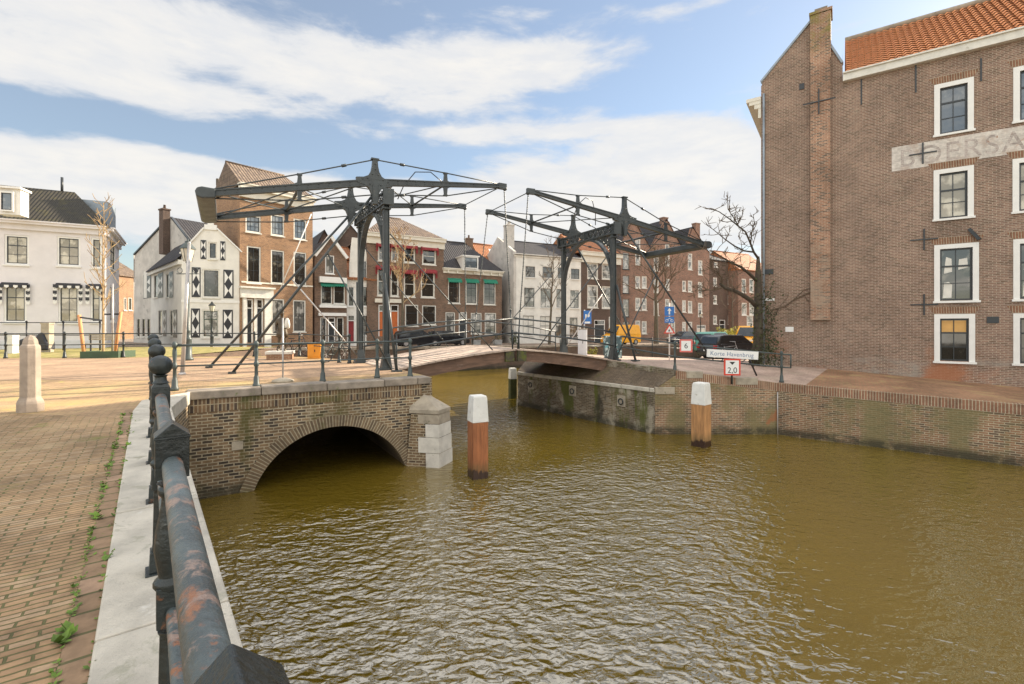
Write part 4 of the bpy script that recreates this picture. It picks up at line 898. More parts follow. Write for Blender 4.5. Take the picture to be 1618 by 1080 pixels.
def awning(fr, r, parent, mat, drop=.45, out=.5, side=.0, stripes=False):
    s0, s1, z0, z1 = r; mb = MB(); zt = z1 + .12
    a, b = fr.P(s0 - .1, zt, .04), fr.P(s1 + .1, zt, .04); c, d = fr.P(s1 + .1, zt - drop, out), fr.P(s0 - .1, zt - drop, out)
    mb.face([a, d, c, b]); k = max(5, int((s1 - s0) / .16)); 
    for i in range(k):                                   # scalloped valance
        x0, x1 = s0 - .1 + (s1 - s0 + .2) * i / k, s0 - .1 + (s1 - s0 + .2) * (i + 1) / k; m = (x0 + x1) / 2
        mb.face([fr.P(x0, zt - drop, out), fr.P(x0, zt - drop - .12, out), fr.P(m, zt - drop - .2, out), fr.P(x1, zt - drop - .12, out), fr.P(x1, zt - drop, out)], mi=(i % 2 if stripes else 0))
    if side:
        for x in (s0 - .12, s1 + .12):
            k2 = 6
            for i in range(k2):
                za, zb = zt - .1 - side * i / k2, zt - .1 - side * (i + 1) / k2
                mb.face([fr.P(x - .10, za, out * .6), fr.P(x + .10, za, out * .6), fr.P(x + .10, zb, out * .6), fr.P(x, zb - .1, out * .6), fr.P(x - .10, zb, out * .6)], mi=(i % 2 if stripes else 0))
    return mb.build('awning', mat if isinstance(mat, list) else M[mat], parent)

def shutter(fr, s0, s1, z0, z1, parent, o=.03):
    "black shutter with white sand-glass triangles"
    mb = MB(); fr.box(mb, s0, s1, z0, z1, .005, o); sh = mb.build('shutter', M['black'], parent)
    mb = MB(); m = .12 * (s1 - s0); a, b = s0 + m, s1 - m; k = 2; hgt = (z1 - z0 - 2 * m) / k; c = (a + b) / 2
    for i in range(k):
        y0 = z0 + m + hgt * i; y1 = y0 + hgt; ym = (y0 + y1) / 2
        mb.face([fr.P(a, y0 + .03, o + .004), fr.P(c, ym, o + .004), fr.P(a, y1 - .03, o + .004)]); mb.face([fr.P(b, y0 + .03, o + .004), fr.P(b, y1 - .03, o + .004), fr.P(c, ym, o + .004)])
    mb.build('sand_glass_pattern', M['white'], sh); return sh

def chimney(p, u, sx, sy, z0, z1, mat, parent, pots=1):
    mb = MB(); mb.obox(p, u, sx, sy, z0, z1); mb.obox(p, u, sx + .12, sy + .12, z1 - .02, z1 + .12)
    for k in range(pots): q = V(p) + V((u[0], u[1], 0)) * ((k - (pots - 1) / 2) * .4); mb.lathe((q.x, q.y, z1 + .1), [(.11, 0), (.13, .05), (.1, .4), (.12, .42)], 8)
    return mb.build('chimney', M[mat] if isinstance(mat, str) else mat, parent)

def shell(mb, fr, zt, depth, z0=-1.2, gl=None, left=True, right=True):
    "side and back walls; gl = (ridge height) turns both ends into gables with the ridge along the facade"
    f = lambda s, o, z: fr.P(s, z, o)
    for s in ([0] if left else []) + ([fr.W] if right else []):
        p = [f(s, 0, z0), f(s, -depth, z0), f(s, -depth, zt)] + ([f(s, -depth / 2, gl)] if gl else []) + [f(s, 0, zt)]
        mb.face(p if s == 0 else p[::-1])
    mb.face([f(fr.W, -depth, z0), f(0, -depth, z0), f(0, -depth, zt), f(fr.W, -depth, zt)])

def roof_par(fr, zt, rz, depth, parent, mat, hl=0, hr=0, ov=.25, th=.12):
    "ridge parallel to the facade; hl, hr = hip insets"
    W = fr.W; mb = MB(); f = fr.P
    el, er = (-.05 if not hl else -ov), (W + .05 if not hr else W + ov)
    ez = zt - ov * (rz - zt) / (depth / 2) * 0
    for dz in (0,):
        A_, B_, C_, D_ = f(el, ez, ov), f(er, ez, ov), f(er, ez, -depth - ov), f(el, ez, -depth - ov); R0, R1 = f(hl if hl else el, rz, -depth / 2), f(W - hr if hr else er, rz, -depth / 2)
        mb.face([A_, B_, R1, R0]); mb.face([C_, D_, R0, R1]); mb.face([D_, A_, R0]); mb.face([B_, C_, R1])
        mb.face([p - Z * th for p in (D_, C_, B_, A_)])
        for p, q in ((A_, B_), (B_, C_), (C_, D_), (D_, A_)): mb.face([p - Z * th, q - Z * th, q, p])
    r = mb.build('roof', M[mat], parent)
    mb = MB(); mb.tube([R0, R1], .11, 6); mb.build('ridge', M[mat], r)
    return r

def cornice(fr, zt, parent, h=.45, out=.35, mat='cornice', s0=-.05, s1=.05, brackets=0):
    mb = MB(); fr.box(mb, s0, fr.W + s1, zt - h, zt - h * .35, .003, out * .4); fr.box(mb, s0 - .06, fr.W + s1 + .06, zt - h * .349, zt - .04, .003, out); fr.box(mb, s0 - .1, fr.W + s1 + .1, zt - .039, zt + .05, -.1, out + .08)
    for k in range(brackets): x = s0 + (fr.W + s1 - s0) * (k + .5) / brackets; fr.box(mb, x - .07, x + .07, zt - h * .9, zt - h * .35, out * .4, out * .9)
    return mb.build('cornice', M[mat], parent)

def house(label, px0, d0, px1, d1, eave_y, name='house', cat='house', depth=9, wall='brick_brown', wins=(), eave_at=None, roof=None, z0=-1.2, gable=None, extra_holes=(), polys=None, close=True):
    fr = pxfac(px0, d0, px1, d1); t = thing(name, label, cat, fr.P(fr.W / 2, 0))
    s_, zt = fr.sz(eave_at if eave_at is not None else (px0 + px1) / 2, eave_y)
    holes = []
    for w in wins: holes.append(fr.rect(*w[:4]))
    mb = MB(); wall_holes(mb, fr, polys(fr, zt) if polys else [[(0, z0), (fr.W, z0), (fr.W, zt), (0, zt)]], holes + list(extra_holes))
    if close: shell(mb, fr, zt, depth, z0, gable)
    mb.build('wall', M[wall], t)
    for w, h in zip(wins, holes):
        k = dict(w[4]) if len(w) > 4 else {}
        aw = k.pop('awn', None); awk = k.pop('awk', {}); kind = k.pop('door', None)
        if kind:
            mb = MB(); fr.quad(mb, h[0], h[1], h[2], h[3], -.12)
            dr = mb.build('door', M[kind], t); m2 = MB(); sp = h[2] + (h[3] - h[2]) * .78
            fr.box(m2, h[0] + .01, h[0] + .1, h[2], h[3], -.11, -.03); fr.box(m2, h[1] - .1, h[1] - .01, h[2], h[3], -.11, -.03); fr.box(m2, h[0] + .1, h[1] - .1, h[3] - .1, h[3] - .01, -.11, -.032); fr.box(m2, h[0] + .1, h[1] - .1, sp, sp + .08, -.11, -.034)
            m2.build('frame', M[k.get('frame', 'white')], dr); m3 = MB(); fr.quad(m3, h[0] + .1, h[1] - .1, sp + .08, h[3] - .1, -.10); m3.build('fanlight', M['pane'], dr)
        else: window(fr, h, t, **k)
        if aw: awning(fr, h, t, aw, **awk)
    return t, fr, zt

# --- white corner house on the left
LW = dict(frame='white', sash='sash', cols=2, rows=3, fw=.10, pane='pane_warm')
stripe = [M['black'], M['white']]
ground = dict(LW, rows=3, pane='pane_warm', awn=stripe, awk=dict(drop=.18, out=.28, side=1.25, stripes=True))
up = [(-44, 370, -10, 417, LW), (7, 371, 46, 418, LW), (90, 374, 127, 420, LW), (144, 376, 161, 423, dict(LW, cols=1))]
lo = [(-46, 447, -12, 509, ground), (6, 449, 42, 509, ground), (92, 450, 125, 510, ground), (143, 451, 160, 509, dict(ground, cols=1))]
t1, f1, z1 = house('white corner house with mossy hipped roof and striped awnings over its windows', -62, 29.3, 167, 32.5, 350, depth=9, wall='render_lilac', wins=up + lo, eave_at=0, z0=-.3, close=False)
sfr = Fac(f1.P(f1.W, 0), ((188 - CX) / F * 38.5, 38.5))
hs = [sfr.rect(174, 381, 182, 426), sfr.rect(174, 452, 182, 508)]
mb = MB(); wall_holes(mb, sfr, [[(0, -.3), (sfr.W, -.3), (sfr.W, z1), (0, z1)]], hs); bk = f1.P(0, 0, -7); mb.face([sfr.A - Z * .3, bk - Z * .3, bk + Z * z1, sfr.A + Z * z1]) if False else mb.face([sfr.B - Z * .3, bk - Z * .3, bk + Z * z1, sfr.B + Z * z1]); mb.face([f1.A - Z * .3, bk - Z * .3, bk + Z * z1, f1.A + Z * z1]); mb.build('side_wall', M['render_lilac'], t1)
for h in hs: window(sfr, h, t1, **dict(LW, cols=2))
cornice(f1, z1 + .12, t1, .55, .42, 'render_lilac', s1=0); cornice(sfr, z1 + .12, t1, .55, .42, 'render_lilac', s0=0)
mb = MB(); f1.box(mb, 0, f1.W, .0, .55, .003, .06); mb.build('plinth', M['cabinet'], t1)
mb = MB(); A_, B_ = f1.P(-.3, z1 + .12, .35), f1.P(f1.W + .3, z1 + .12, .35); sC = sfr.P(sfr.W + .3, z1 + .12, .35); D_ = f1.P(-.3, z1 + .12, -9)
rs, rzz = 4.2, 0
rzz = H + (HY - 297) / F * (f1.P(0, 0).y + 4.5); k_ = (118 - CX) / F
pr1 = f1.P(0, rzz, -4); tt = (k_ * pr1.y - pr1.x) / (f1.U.x - k_ * f1.U.y); R1 = pr1 + f1.U * tt; R0 = f1.P(-.3, rzz, -4)
mb.face([A_, B_, R1, R0]); mb.face([B_, sC, sC + f1.U * -2.5 + f1.N * -1.5, R1]); mb.face([sC, D_, R0, R1]); mb.face([A_, R0, D_])
rf = mb.build('roof', M['tile_moss'], t1)
fd = pxfac(-4, 28.6, 27, 28.9); dw = fd.rect(-2, 301, 24, 335); mb = MB(); fd.box(mb, dw[0] - .15, dw[1] + .2, dw[2] - .1, dw[3] + .18, -.9, -.12); fd.box(mb, dw[0] - .25, dw[1] + .3, dw[3] + .15, dw[3] + .27, -1.0, .12); dm = mb.build('dormer', M['white'], t1)
window(fd, (dw[0] + .05, dw[1] - .05, dw[2] + .05, dw[3] - .05), dm, frame='white', pane='pane_blue', cols=1, rows=1, rec=.0, sill=False)
mb = MB(); p = D(98, 297, 34.5); mb.tube([p - Z * .3, p + Z * .8], .08, 8); mb.build('stove_pipe', M['sash'], t1)
mb = MB(); p = D(157, 348, 36); mb.obox((p.x, p.y), f1.U, 1.5, 2.0, p.z - .6, p.z + 1.3); mb.build('roof_box', M['lead'], t1)

# --- white house with sand-glass shutters
f2 = pxfac(287, 36.2, 380, 37.7)
t2 = thing('house', 'white gabled house with black and white sand-glass shutters', 'house', f2.P(f2.W / 2, 0))
WW = dict(frame='offwhite', sash='sash', cols=1, rows=1, fw=.10)
h2 = [f2.rect(329, 382, 343, 409), f2.rect(320, 425, 347, 470), f2.rect(319, 489, 346, 533)]
za = f2.sz(333, 361)[1]; zl = f2.sz(289, 401)[1]; zr = f2.sz(379, 398)[1]; sm = f2.sz(333, 361)[0]
mb = MB(); wall_holes(mb, f2, [[(0, -1), (f2.W, -1), (f2.W, zr), (sm + .45, za), (sm - .45, za), (0, zl)]], h2)
fs2 = Fac(((238 - CX) / F * 44.5, 44.5), (f2.A.x, f2.A.y)); hs2 = [fs2.rect(*r) for r in ((243, 434, 249, 470), (262, 432, 267, 470), (250, 490, 256, 530), (268, 490, 273, 531))]
zl2 = zl - .45
wall_holes(mb, fs2, [[(0, -1), (fs2.W, -1), (fs2.W, zl2), (0, zl2)]], hs2)
B2 = f2.P(f2.W, 0); mb.face([B2 - Z, B2 - f2.N * 9 - Z, B2 - f2.N * 9 + Z * zr, B2 + Z * zr]); mb.build('wall', M['render_white'], t2)
window(f2, h2[0], t2, **WW); window(f2, h2[1], t2, **WW); window(f2, h2[2], t2, **dict(WW, sash='greenpaint', pane='pane_curtain', cols=2, rows=3))
for h in hs2: window(fs2, h, t2, **dict(WW, pane='pane_curtain', fw=.06))
for r in ((317, 379, 326, 409), (348, 381, 356, 411), (303, 422, 317, 469), (353, 426, 369, 471), (302, 487, 316, 533), (352, 489, 368, 534)): shutter(f2, *f2.rect(*r), t2)
for r in ((227, 432, 239, 471), (250, 431, 258, 470), (268, 429, 274, 470), (258, 490, 263, 531), (274, 489, 280, 533)): shutter(fs2, *fs2.rect(*r), t2)
mb = MB()
for (sa, z_a), (sb, z_b) in (((-.1, zl + .02), (sm - .45, za + .04)), ((sm + .45, za + .04), (f2.W + .1, zr + .02))): mb.bar(f2.P(sa, z_a, .02), f2.P(sb, z_b, .02), .22, .10)
f2.box(mb, sm - .42, sm + .42, za - .1, za + .30, -.15, .1); f2.box(mb, sm - .2, sm + .2, za + .3, za + .55, -.12, .08); f2.box(mb, -.02, f2.W + .02, f2.sz(333, 478)[1], f2.sz(333, 474)[1], .003, .05); mb.build('gable_trim', M['white'], t2)
mb = MB(); rb = fs2.P(0, 0) + fs2.N * 0; apx = f2.P(sm, za - .1, -.1); bk = V((fs2.A.x, fs2.A.y, 0)) + (f2.P(sm, 0) - f2.P(0, 0))
e0, e1 = fs2.P(-.1, zl2 + .03, .35), fs2.P(fs2.W + .02, zl2 + .03, .35)
mb.face([e0, e1, f2.P(.0, zl - .02, -.05), apx, bk + Z * (za - .1)]); mb.face([apx, f2.P(f2.W, zr - .02, -.05), f2.P(f2.W, zr - .02, -9), bk + Z * (za - .1)])
mb.face([e0 - Z * .1, e1 - Z * .1, e1, e0]); mb.build('roof', M['tile_dark'], t2)
mb = MB(); fs2.box(mb, -.1, fs2.W, zl2 - .35, zl2 + .0, .003, .25); mb.build('eaves_board', M['offwhite'], t2)
chimney(f2.P(sm - .5, 0, -6.5), f2.U, .6, .6, za - 1.5, za + .2, 'brick_dark', t2, 2)

# --- grey gabled building behind it with the tall chimney
f3 = pxfac(211, 50, 304, 43.5)
t3 = thing('house', 'tall weathered gable with a slim brick chimney behind the sand-glass shutter house', 'house', f3.P(f3.W / 2, 0))
g = lambda x, y: f3.sz(x, y)
A_, B_, C_, D_, E_ = g(213, 402), g(262, 350), g(272, 343), g(301, 380), g(301, 430)
h3 = [f3.rect(216, 503, 221, 532), f3.rect(224, 503, 229, 532), f3.rect(232, 503, 237, 532)]
mb = MB(); wall_holes(mb, f3, [[(0, -1), (f3.W, -1), (f3.W, D_[1]), C_, B_, A_]], h3); mb.face([f3.P(0, -1), f3.P(0, A_[1]), f3.P(0, A_[1], -8), f3.P(0, -1, -8)]); mb.build('wall', M['render_grey'], t3)
for h in h3: window(f3, h, t3, **dict(WW, fw=.06, rows=2))
mb = MB()
for p, q in ((A_, B_), (B_, C_), (C_, D_)): mb.face([f3.P(*p, .06), f3.P(*q, .06), f3.P(*q, -8), f3.P(*p, -8)])
rf = mb.build('roof', M['tile_dark'], t3)
mb = MB()
for p, q in ((A_, B_), (C_, D_)): mb.bar(f3.P(*p, .05), f3.P(*q, .05), .2, .14)
mb.build('gable_trim', M['sash'], t3)
cp = f3.P(g(266, 400)[0], 0, .32); chimney((cp.x, cp.y, 0), f3.U, .85, .6, g(266, 402)[1], g(266, 333)[1], 'brick_dark', t3, 1)
mb = MB(); fa = pxfac(226, 46, 240, 45.2); mb = MB(); r_ = fa.rect(227, 428, 240, 470); fa.box(mb, r_[0], r_[1], r_[2], r_[3], -1.5, 0); mb.build('dormer', M['render_white'], t3)

# --- tall orange brick house
BW = dict(frame='offwhite', sash='sash', cols=2, rows=2, fw=.10, pane='pane')
CW = dict(BW, pane='pane_curtain')
t4, f4, z4 = house('tall orange brick house with white cornice and columned doorway', 379, 37.6, 494, 42.2, 308, depth=6, wall='brick_gold', eave_at=436, gable=None,
    wins=[(388, 340, 412, 367, dict(BW, pane='pane_blue', rows=3, cols=3)), (428, 339, 449, 372, dict(BW, pane='pane_blue', rows=3, cols=3)), (464, 346, 484, 378, dict(BW, pane='pane_blue', rows=3, cols=3)),
          (390, 389, 412, 447, dict(BW, rows=3)), (428, 395, 449, 448, dict(BW, rows=3)), (464, 398, 484, 451, dict(BW, rows=3)),
          (429, 472, 449, 528, CW), (463, 474, 483, 524, CW), (389, 472, 400, 541, dict(door='sash')), (405, 472, 416, 541, dict(door='sash'))])
cornice(f4, z4 + .3, t4, 1.0, .5, s1=0)
rz4 = H + (HY - 262) / F * 40.6; roof_par(f4, z4 + .34, rz4, 6, t4, 'tile_brown', hr=1.2)
mb = MB(); r_ = f4.rect(383, 470, 388, 541); r2 = f4.rect(417, 470, 427, 541); f4.box(mb, r_[0], r_[1], -.5, r_[3], .003, .22); f4.box(mb, r2[0], r2[1], -.5, r_[3], .003, .22); r3 = f4.rect(379, 456, 430, 470); f4.box(mb, r3[0], r3[1], r_[3] + .002, r3[3], .003, .3); f4.box(mb, r3[0] - .1, r3[1] + .1, r3[3], r3[3] + .14, .003, .5); r5 = f4.rect(401, 472, 405, 541); f4.box(mb, r5[0], r5[1], -.5, r_[3], .003, .1); mb.build('portico', M['offwhite'], t4)
mb = MB(); r_ = f4.rect(383, 447, 490, 449.5); f4.box(mb, .1, f4.W, r_[2], r_[2] + .12, .003, .06); mb.build('string_course', M['cornice'], t4)
mb = MB(); a = f4.P(*f4.sz(478, 342)[:2], 1.6); b = f4.P(*f4.sz(443, 455), .05); mb.tube([b, a], .045, 8); mb.build('flagpole', M['white'], t4)
pm = D(352, 288, 42); mm = thing('mast', 'brown mast with a crossbar of lamps on top beside the orange brick gable', 'mast', (pm.x, pm.y, 0))
mb = MB(); mb.tube([V((pm.x, pm.y, -.3)), pm], .13, 8); mb.build('pole', M['bronze'], mm); mb = MB(); mb.bar(pm + V((-.45, 0, 0)), pm + V((.45, 0, 0)), .16, .16)
for k in (-1, 1): mb.obox((pm.x + k * .42, pm.y), (1, 0), .2, .3, pm.z - .3, pm.z + .32)
mb.build('crossbar', M['bronze'], mm)

# --- small brown house with green awning
def gablepoly(x, ytop, xl, yl, xr, yr):
    def f(fr, zt):
        return [[(0, -1.2), (fr.W, -1.2), (fr.W, fr.sz(xr, yr)[1]), fr.sz(x, ytop), (0, fr.sz(xl, yl)[1])]]
    return f
GA = dict(frame='offwhite', cols=1, rows=2, bars=[.62], fw=.09)
t5, f5, z5 = house('small brown gabled house with white gable trim and green bay window awnings', 497, 43.2, 548, 45, 402, depth=9, wall='brick_brown', polys=gablepoly(521, 374, 497, 404, 548, 408),
    wins=[(514, 403, 528, 432, dict(frame='white', cols=2, rows=1, pane='pane_curtain')), (507, 448, 525, 480, dict(GA, awn='awn_green', awk=dict(drop=.25, out=.4))), (527, 448, 545, 480, dict(GA, awn='awn_green', awk=dict(drop=.25, out=.4))), (506, 501, 516, 540, dict(GA, bars=[.7])), (518, 501, 530, 540, dict(door='sash')), (532, 501, 543, 536, dict(GA, bars=[.7]))])
mb = MB()
for a, b in (((497, 404), (521, 372)), ((521, 372), (548, 408))): mb.bar(f5.P(*f5.sz(*a), .1), f5.P(*f5.sz(*b), .1), .3, .28)
mb.build('gable_trim', M['white'], t5); mb = MB(); r_ = f5.rect(503, 438, 546, 447); f5.box(mb, r_[0], r_[1], r_[2], r_[3], .003, .45); mb.build('bay_fascia', M['white'], t5); mb = MB(); r_ = f5.rect(503, 482, 546, 486); f5.box(mb, r_[0], r_[1], r_[2], r_[3], .003, .4); mb.build('bay_sill', M['white'], t5); mb = MB(); r_ = f5.rect(502, 494, 546, 499); f5.box(mb, r_[0], r_[1], r_[2], r_[3], .003, .3); mb.build('shop_fascia', M['white'], t5)
mb = MB(); ap = f5.sz(521, 375); l_ = (0, f5.sz(497, 405)[1]); rr2 = (f5.W, f5.sz(548, 409)[1])
for p, q in ((l_, ap), (ap, rr2)): mb.face([f5.P(*p, .0), f5.P(*q, 0), f5.P(*q, -9), f5.P(*p, -9)])
mb.build('roof', M['tile_dark'], t5)
# two dark gables behind it
for (xl, xa, xr, ya, yb, dd, lab) in ((494, 512, 533, 364, 402, 52, 'dark pointed roof rising directly behind the small brown gabled house'), (520, 553, 592, 355, 402, 56, 'dark pointed roof seen between the left portal posts of the bridge')):
    fb = pxfac(xl, dd, xr, dd + 1.5); tb = thing('house', lab, 'house', fb.P(fb.W / 2, 0)); ap = fb.sz(xa, ya); zl_ = fb.sz(xl, yb)[1]; zr_ = fb.sz(xr, yb)[1]
    mb = MB(); wall_holes(mb, fb, [[(0, -1.2), (fb.W, -1.2), (fb.W, zr_), ap, (0, zl_)]], []); mb.build('wall', M['brick_dark'], tb)
    mb = MB()
    for p, q in (((-.2, zl_ - .15), (ap[0], ap[1] + .1)), ((ap[0], ap[1] + .1), (fb.W + .2, zr_ - .15))): mb.face([fb.P(*p, .25), fb.P(*q, .25), fb.P(*q, -9), fb.P(*p, -9)])
    mb.build('roof', M['tile_dark'], tb)
# narrow white house with a curved gable
def neck(fr, zt):
    P_ = []; base = fr.sz(570, 440)[1]
    P_.append([(0, -1.2), (fr.W, -1.2), (fr.W, base), (0, base)])
    ys = [(552, 592, 440), (552, 589, 428), (552, 584, 416), (553, 580, 404), (554, 577.5, 392), (556, 576.5, 376)]
    for (a, b, y0), (c, d, y1) in zip(ys, ys[1:]):
        s = lambda x, y: (fr.sz(x, 430)[0], fr.sz(570, y)[1]); P_.append([s(a, y0), s(b, y0), s(d, y1), s(c, y1)])
    return P_
t6, f6, z6 = house('narrow pale house with a curved neck gable behind the left bridge portal', 548, 45.4, 594, 46.8, 440, depth=7, wall='render_white', polys=neck,
    wins=[(569, 411, 580, 440, dict(frame='white', cols=1, rows=2)), (550, 452, 560, 484, dict(frame='white', cols=1, rows=2)), (573, 452, 589, 484, dict(frame='white', cols=2, rows=2)), (573, 497, 588, 530, dict(frame='white', cols=2, rows=2)), (549, 497, 561, 542, dict(door='awn_red'))])
roof_par(f6, z6 - .02, z6 + 2.0, 7, t6, 'tile_rust')
fo = pxfac(533, 49, 560, 50); to = thing('house', 'orange tiled roof peeping out above the narrow pale house', 'house', fo.P(fo.W / 2, 0)); zo = fo.sz(545, 409)[1]
mb = MB(); fo.quad(mb, 0, fo.W, -1, zo); shell(mb, fo, zo, 5, -1); mb.build('wall', M['brick_brown'], to); roof_par(fo, zo, fo.sz(545, 385)[1], 5, to, 'tile_rust')

# --- big brick house with red awnings
RW = dict(frame='offwhite', sash='offwhite', cols=1, rows=2, bars=[.5], fw=.10, awn='awn_red', awk=dict(drop=.30, out=.38, side=.75))
PW = dict(frame='offwhite', sash='sash', cols=1, rows=2, bars=[.62], fw=.11)
t7, f7, z7 = house('wide brick house with red window awnings, tiled hipped roof and white cornice', 580, 46.2, 701, 50.2, 378, depth=10, wall='brick_brown', eave_at=640,
    wins=[(597, 385, 613, 412, RW), (618, 386, 630, 413, RW), (638, 388, 656, 415, RW), (667, 391, 689, 418, RW), (596, 421, 611, 467, RW), (617, 422, 630, 468, RW), (638, 428, 656, 469, RW), (665, 427, 687, 470, RW), (640, 481, 661, 515, PW), (667, 482, 689, 513, PW), (598, 481, 612, 531, dict(door='door_orange')), (617, 481, 630, 530, dict(door='door_orange'))])
cornice(f7, z7 + .3, t7, 1.0, .5); roof_par(f7, z7 + .34, H + (HY - 346) / F * 53, 10, t7, 'tile_brown', hl=3.0, hr=3.2)
mb = MB(); r_ = f7.rect(592, 472, 634, 478); f7.box(mb, r_[0], r_[1], r_[2], r_[3], .003, .25); mb.build('door_cornice', M['cornice'], t7)
# --- brick house with green awnings
EW = dict(frame='offwhite', sash='sash', cols=2, rows=3, fw=.10, awn='awn_green', awk=dict(drop=.32, out=.4)); EL = dict(frame='offwhite', cols=2, rows=3, fw=.11, pane='pane_curtain')
t8, f8, z8 = house('low brick house with dark tiled roof, blue dormer and green awnings', 700.5, 50.2, 793, 53.8, 430, depth=9, wall='brick_brown', eave_at=745,
    wins=[(708, 441, 727, 479, EW), (736, 442, 754, 480, EW), (764, 443, 783, 481, EW), (704, 493, 719, 527, EL), (725, 493, 738, 538, dict(door='sash')), (744, 494, 761, 527, EL), (766, 494, 784, 527, EL)])
cornice(f8, z8 + .25, t8, .5, .35, brackets=7); roof_par(f8, z8 + .28, H + (HY - 383) / F * 56, 9, t8, 'tile_dark', hr=2.6)
fd = pxfac(732, 50.6, 756, 51.4); dw = fd.rect(733, 405, 755, 424); mb = MB(); fd.box(mb, dw[0] - .1, dw[1] + .1, dw[2] - .2, dw[3], -3, -.1); fd.box(mb, dw[0] - .2, dw[1] + .2, dw[3], dw[3] + .12, -3, .1); dm = mb.build('dormer', M['white'], t8); window(fd, (dw[0], dw[1], dw[2], dw[3] - .03), dm, frame='white', pane='pane_blue', cols=2, rows=1, rec=.0, sill=False)
p = f8.P(f8.sz(768, 400)[0], 0, -4.6); chimney((p.x, p.y, 0), f8.U, .8, .7, z8, H + (HY - 378) / F * p.y, 'brick_brown', t8, 1)
mb = MB(); a = f8.P(f8.W + .0, z8 + .3, .3); 
fo = pxfac(768, 58, 806, 60); to = thing('house', 'steep orange tiled roof with a skylight beside the white house chimney', 'house', fo.P(fo.W / 2, 0)); zo = fo.sz(787, 432)[1]
mb = MB(); fo.quad(mb, 0, fo.W, -1, zo); shell(mb, fo, zo, 7, -1); mb.build('wall', M['brick_brown'], to); rf = roof_par(fo, zo, fo.sz(787, 386)[1] + .5, 7, to, 'tile_rust')
mb = MB(); a, b, c, d = fo.P(fo.W * .45, zo + 2.2, -1.55), fo.P(fo.W * .62, zo + 2.2, -1.55), fo.P(fo.W * .62, zo + 3.1, -2.1), fo.P(fo.W * .45, zo + 3.1, -2.1); mb.face([a + Z * .3, b + Z * .3, c + Z * .3, d + Z * .3]); mb.build('skylight', M['white'], rf)
# --- white canal house
VW = dict(frame='render_white', sash='sash', cols=2, rows=2, fw=.05, pane='pane'); VW3 = dict(VW, rows=3, bars=[.5], pane='pane_curtain')
t9, f9, z9 = house('plain white three storey canal house with tall side chimney', 813, 53.5, 918, 57.5, 407, depth=9, wall='render_white', eave_at=860, gable=None,
    wins=[(830, 420, 846, 438, VW), (857, 421, 873, 439, VW), (881, 422, 894, 440, VW), (902, 424, 916, 441, VW), (828, 454, 845, 485, VW3), (854, 455, 871, 486, VW3), (879, 456, 892, 486, VW3), (901, 458, 915, 487, VW3), (826, 498, 844, 530, dict(VW3, pane='offwhite', rows=2)), (853, 499, 871, 530, dict(VW3, pane='offwhite')), (878, 500, 892, 531, VW3), (900, 501, 913, 533, VW3)])
cornice(f9, z9 + .2, t9, .3, .25, 'render_white'); rz9 = H + (HY - 381) / F * 58.5; roof_par(f9, z9 + .22, rz9, 9, t9, 'tile_dark')
mb = MB(); o_ = .0
mb.face([f9.P(-.12, -1, .02), f9.P(-.12, -1, -9), f9.P(-.12, z9 + .3, -9), f9.P(-.12, rz9 + .35, -4.5), f9.P(-.12, z9 + .5, .02)]); mb.face([f9.P(-.12, z9 + .5, .02), f9.P(-.12, rz9 + .35, -4.5), f9.P(.2, rz9 + .35, -4.5), f9.P(.2, z9 + .5, .02)]); mb.face([f9.P(-.12, -1, .02), f9.P(.2, -1, .02), f9.P(.2, z9 + .5, .02), f9.P(-.12, z9 + .5, .02)]); mb.build('side_wall', M['render_grey'], t9)
p = f9.P(.35, 0, -2.2); chimney((p.x, p.y, 0), f9.N, .95, .95, z9, H + (HY - 357) / F * p.y, 'render_grey', t9, 2)
# --- brick house with white cornice behind the right portal
SW = dict(frame='offwhite', sash='offwhite', cols=1, rows=2, fw=.12, pane='pane_curtain')
t10, f10, z10 = house('brown brick house with broad white cornice and dark arched door', 918.5, 57.5, 980, 60.5, 412, depth=9, wall='brick_dark', eave_at=945,
    wins=[(928, 415, 945, 440, SW), (951, 417, 968, 441, SW), (928, 450, 945, 486, SW), (951, 452, 968, 487, SW), (939, 505, 956, 542, dict(door='sash')), (962, 500, 974, 530, SW)])
cornice(f10, z10 + 1.0, t10, 1.3, .4); roof_par(f10, z10 + 1.05, H + (HY - 376) / F * 64, 9, t10, 'tile_rust')
# --- warehouse flats with three gables
f11 = pxfac(980.5, 62, 1121, 69.5)
def tri(fr, zt):
    g = lambda x, y: fr.sz(x, y); base = g(1050, 392)[1]; zb = lambda x: base
    out = [[(0, -1.2), (fr.W, -1.2), (fr.W, base), (0, base)]]
    for (xl, xa, xr, ya) in ((978, 1000, 1027, 349), (1027, 1053, 1080, 349), (1080, 1094, 1121, 361)):
        sl, sr = max(0, g(xl, 380)[0]), min(fr.W, g(xr, 380)[0]); sa, za_ = g(xa, ya); out.append([(sl, base), (sr, base), (sa + .5, za_), (sa - .5, za_)])
    return out
AWN = dict(frame='sash', cols=1, rows=2, fw=.06, sash='offwhite', pane='pane_curtain'); WWN = dict(frame='offwhite', sash='white', cols=1, rows=2, fw=.12, pane='pane_curtain')
wl = []
for (x0, x1) in ((984, 994),): wl += [(x0, y0, x1, y1, AWN) for y0, y1 in ((399, 425), (435, 463), (472, 500), (508, 528))]
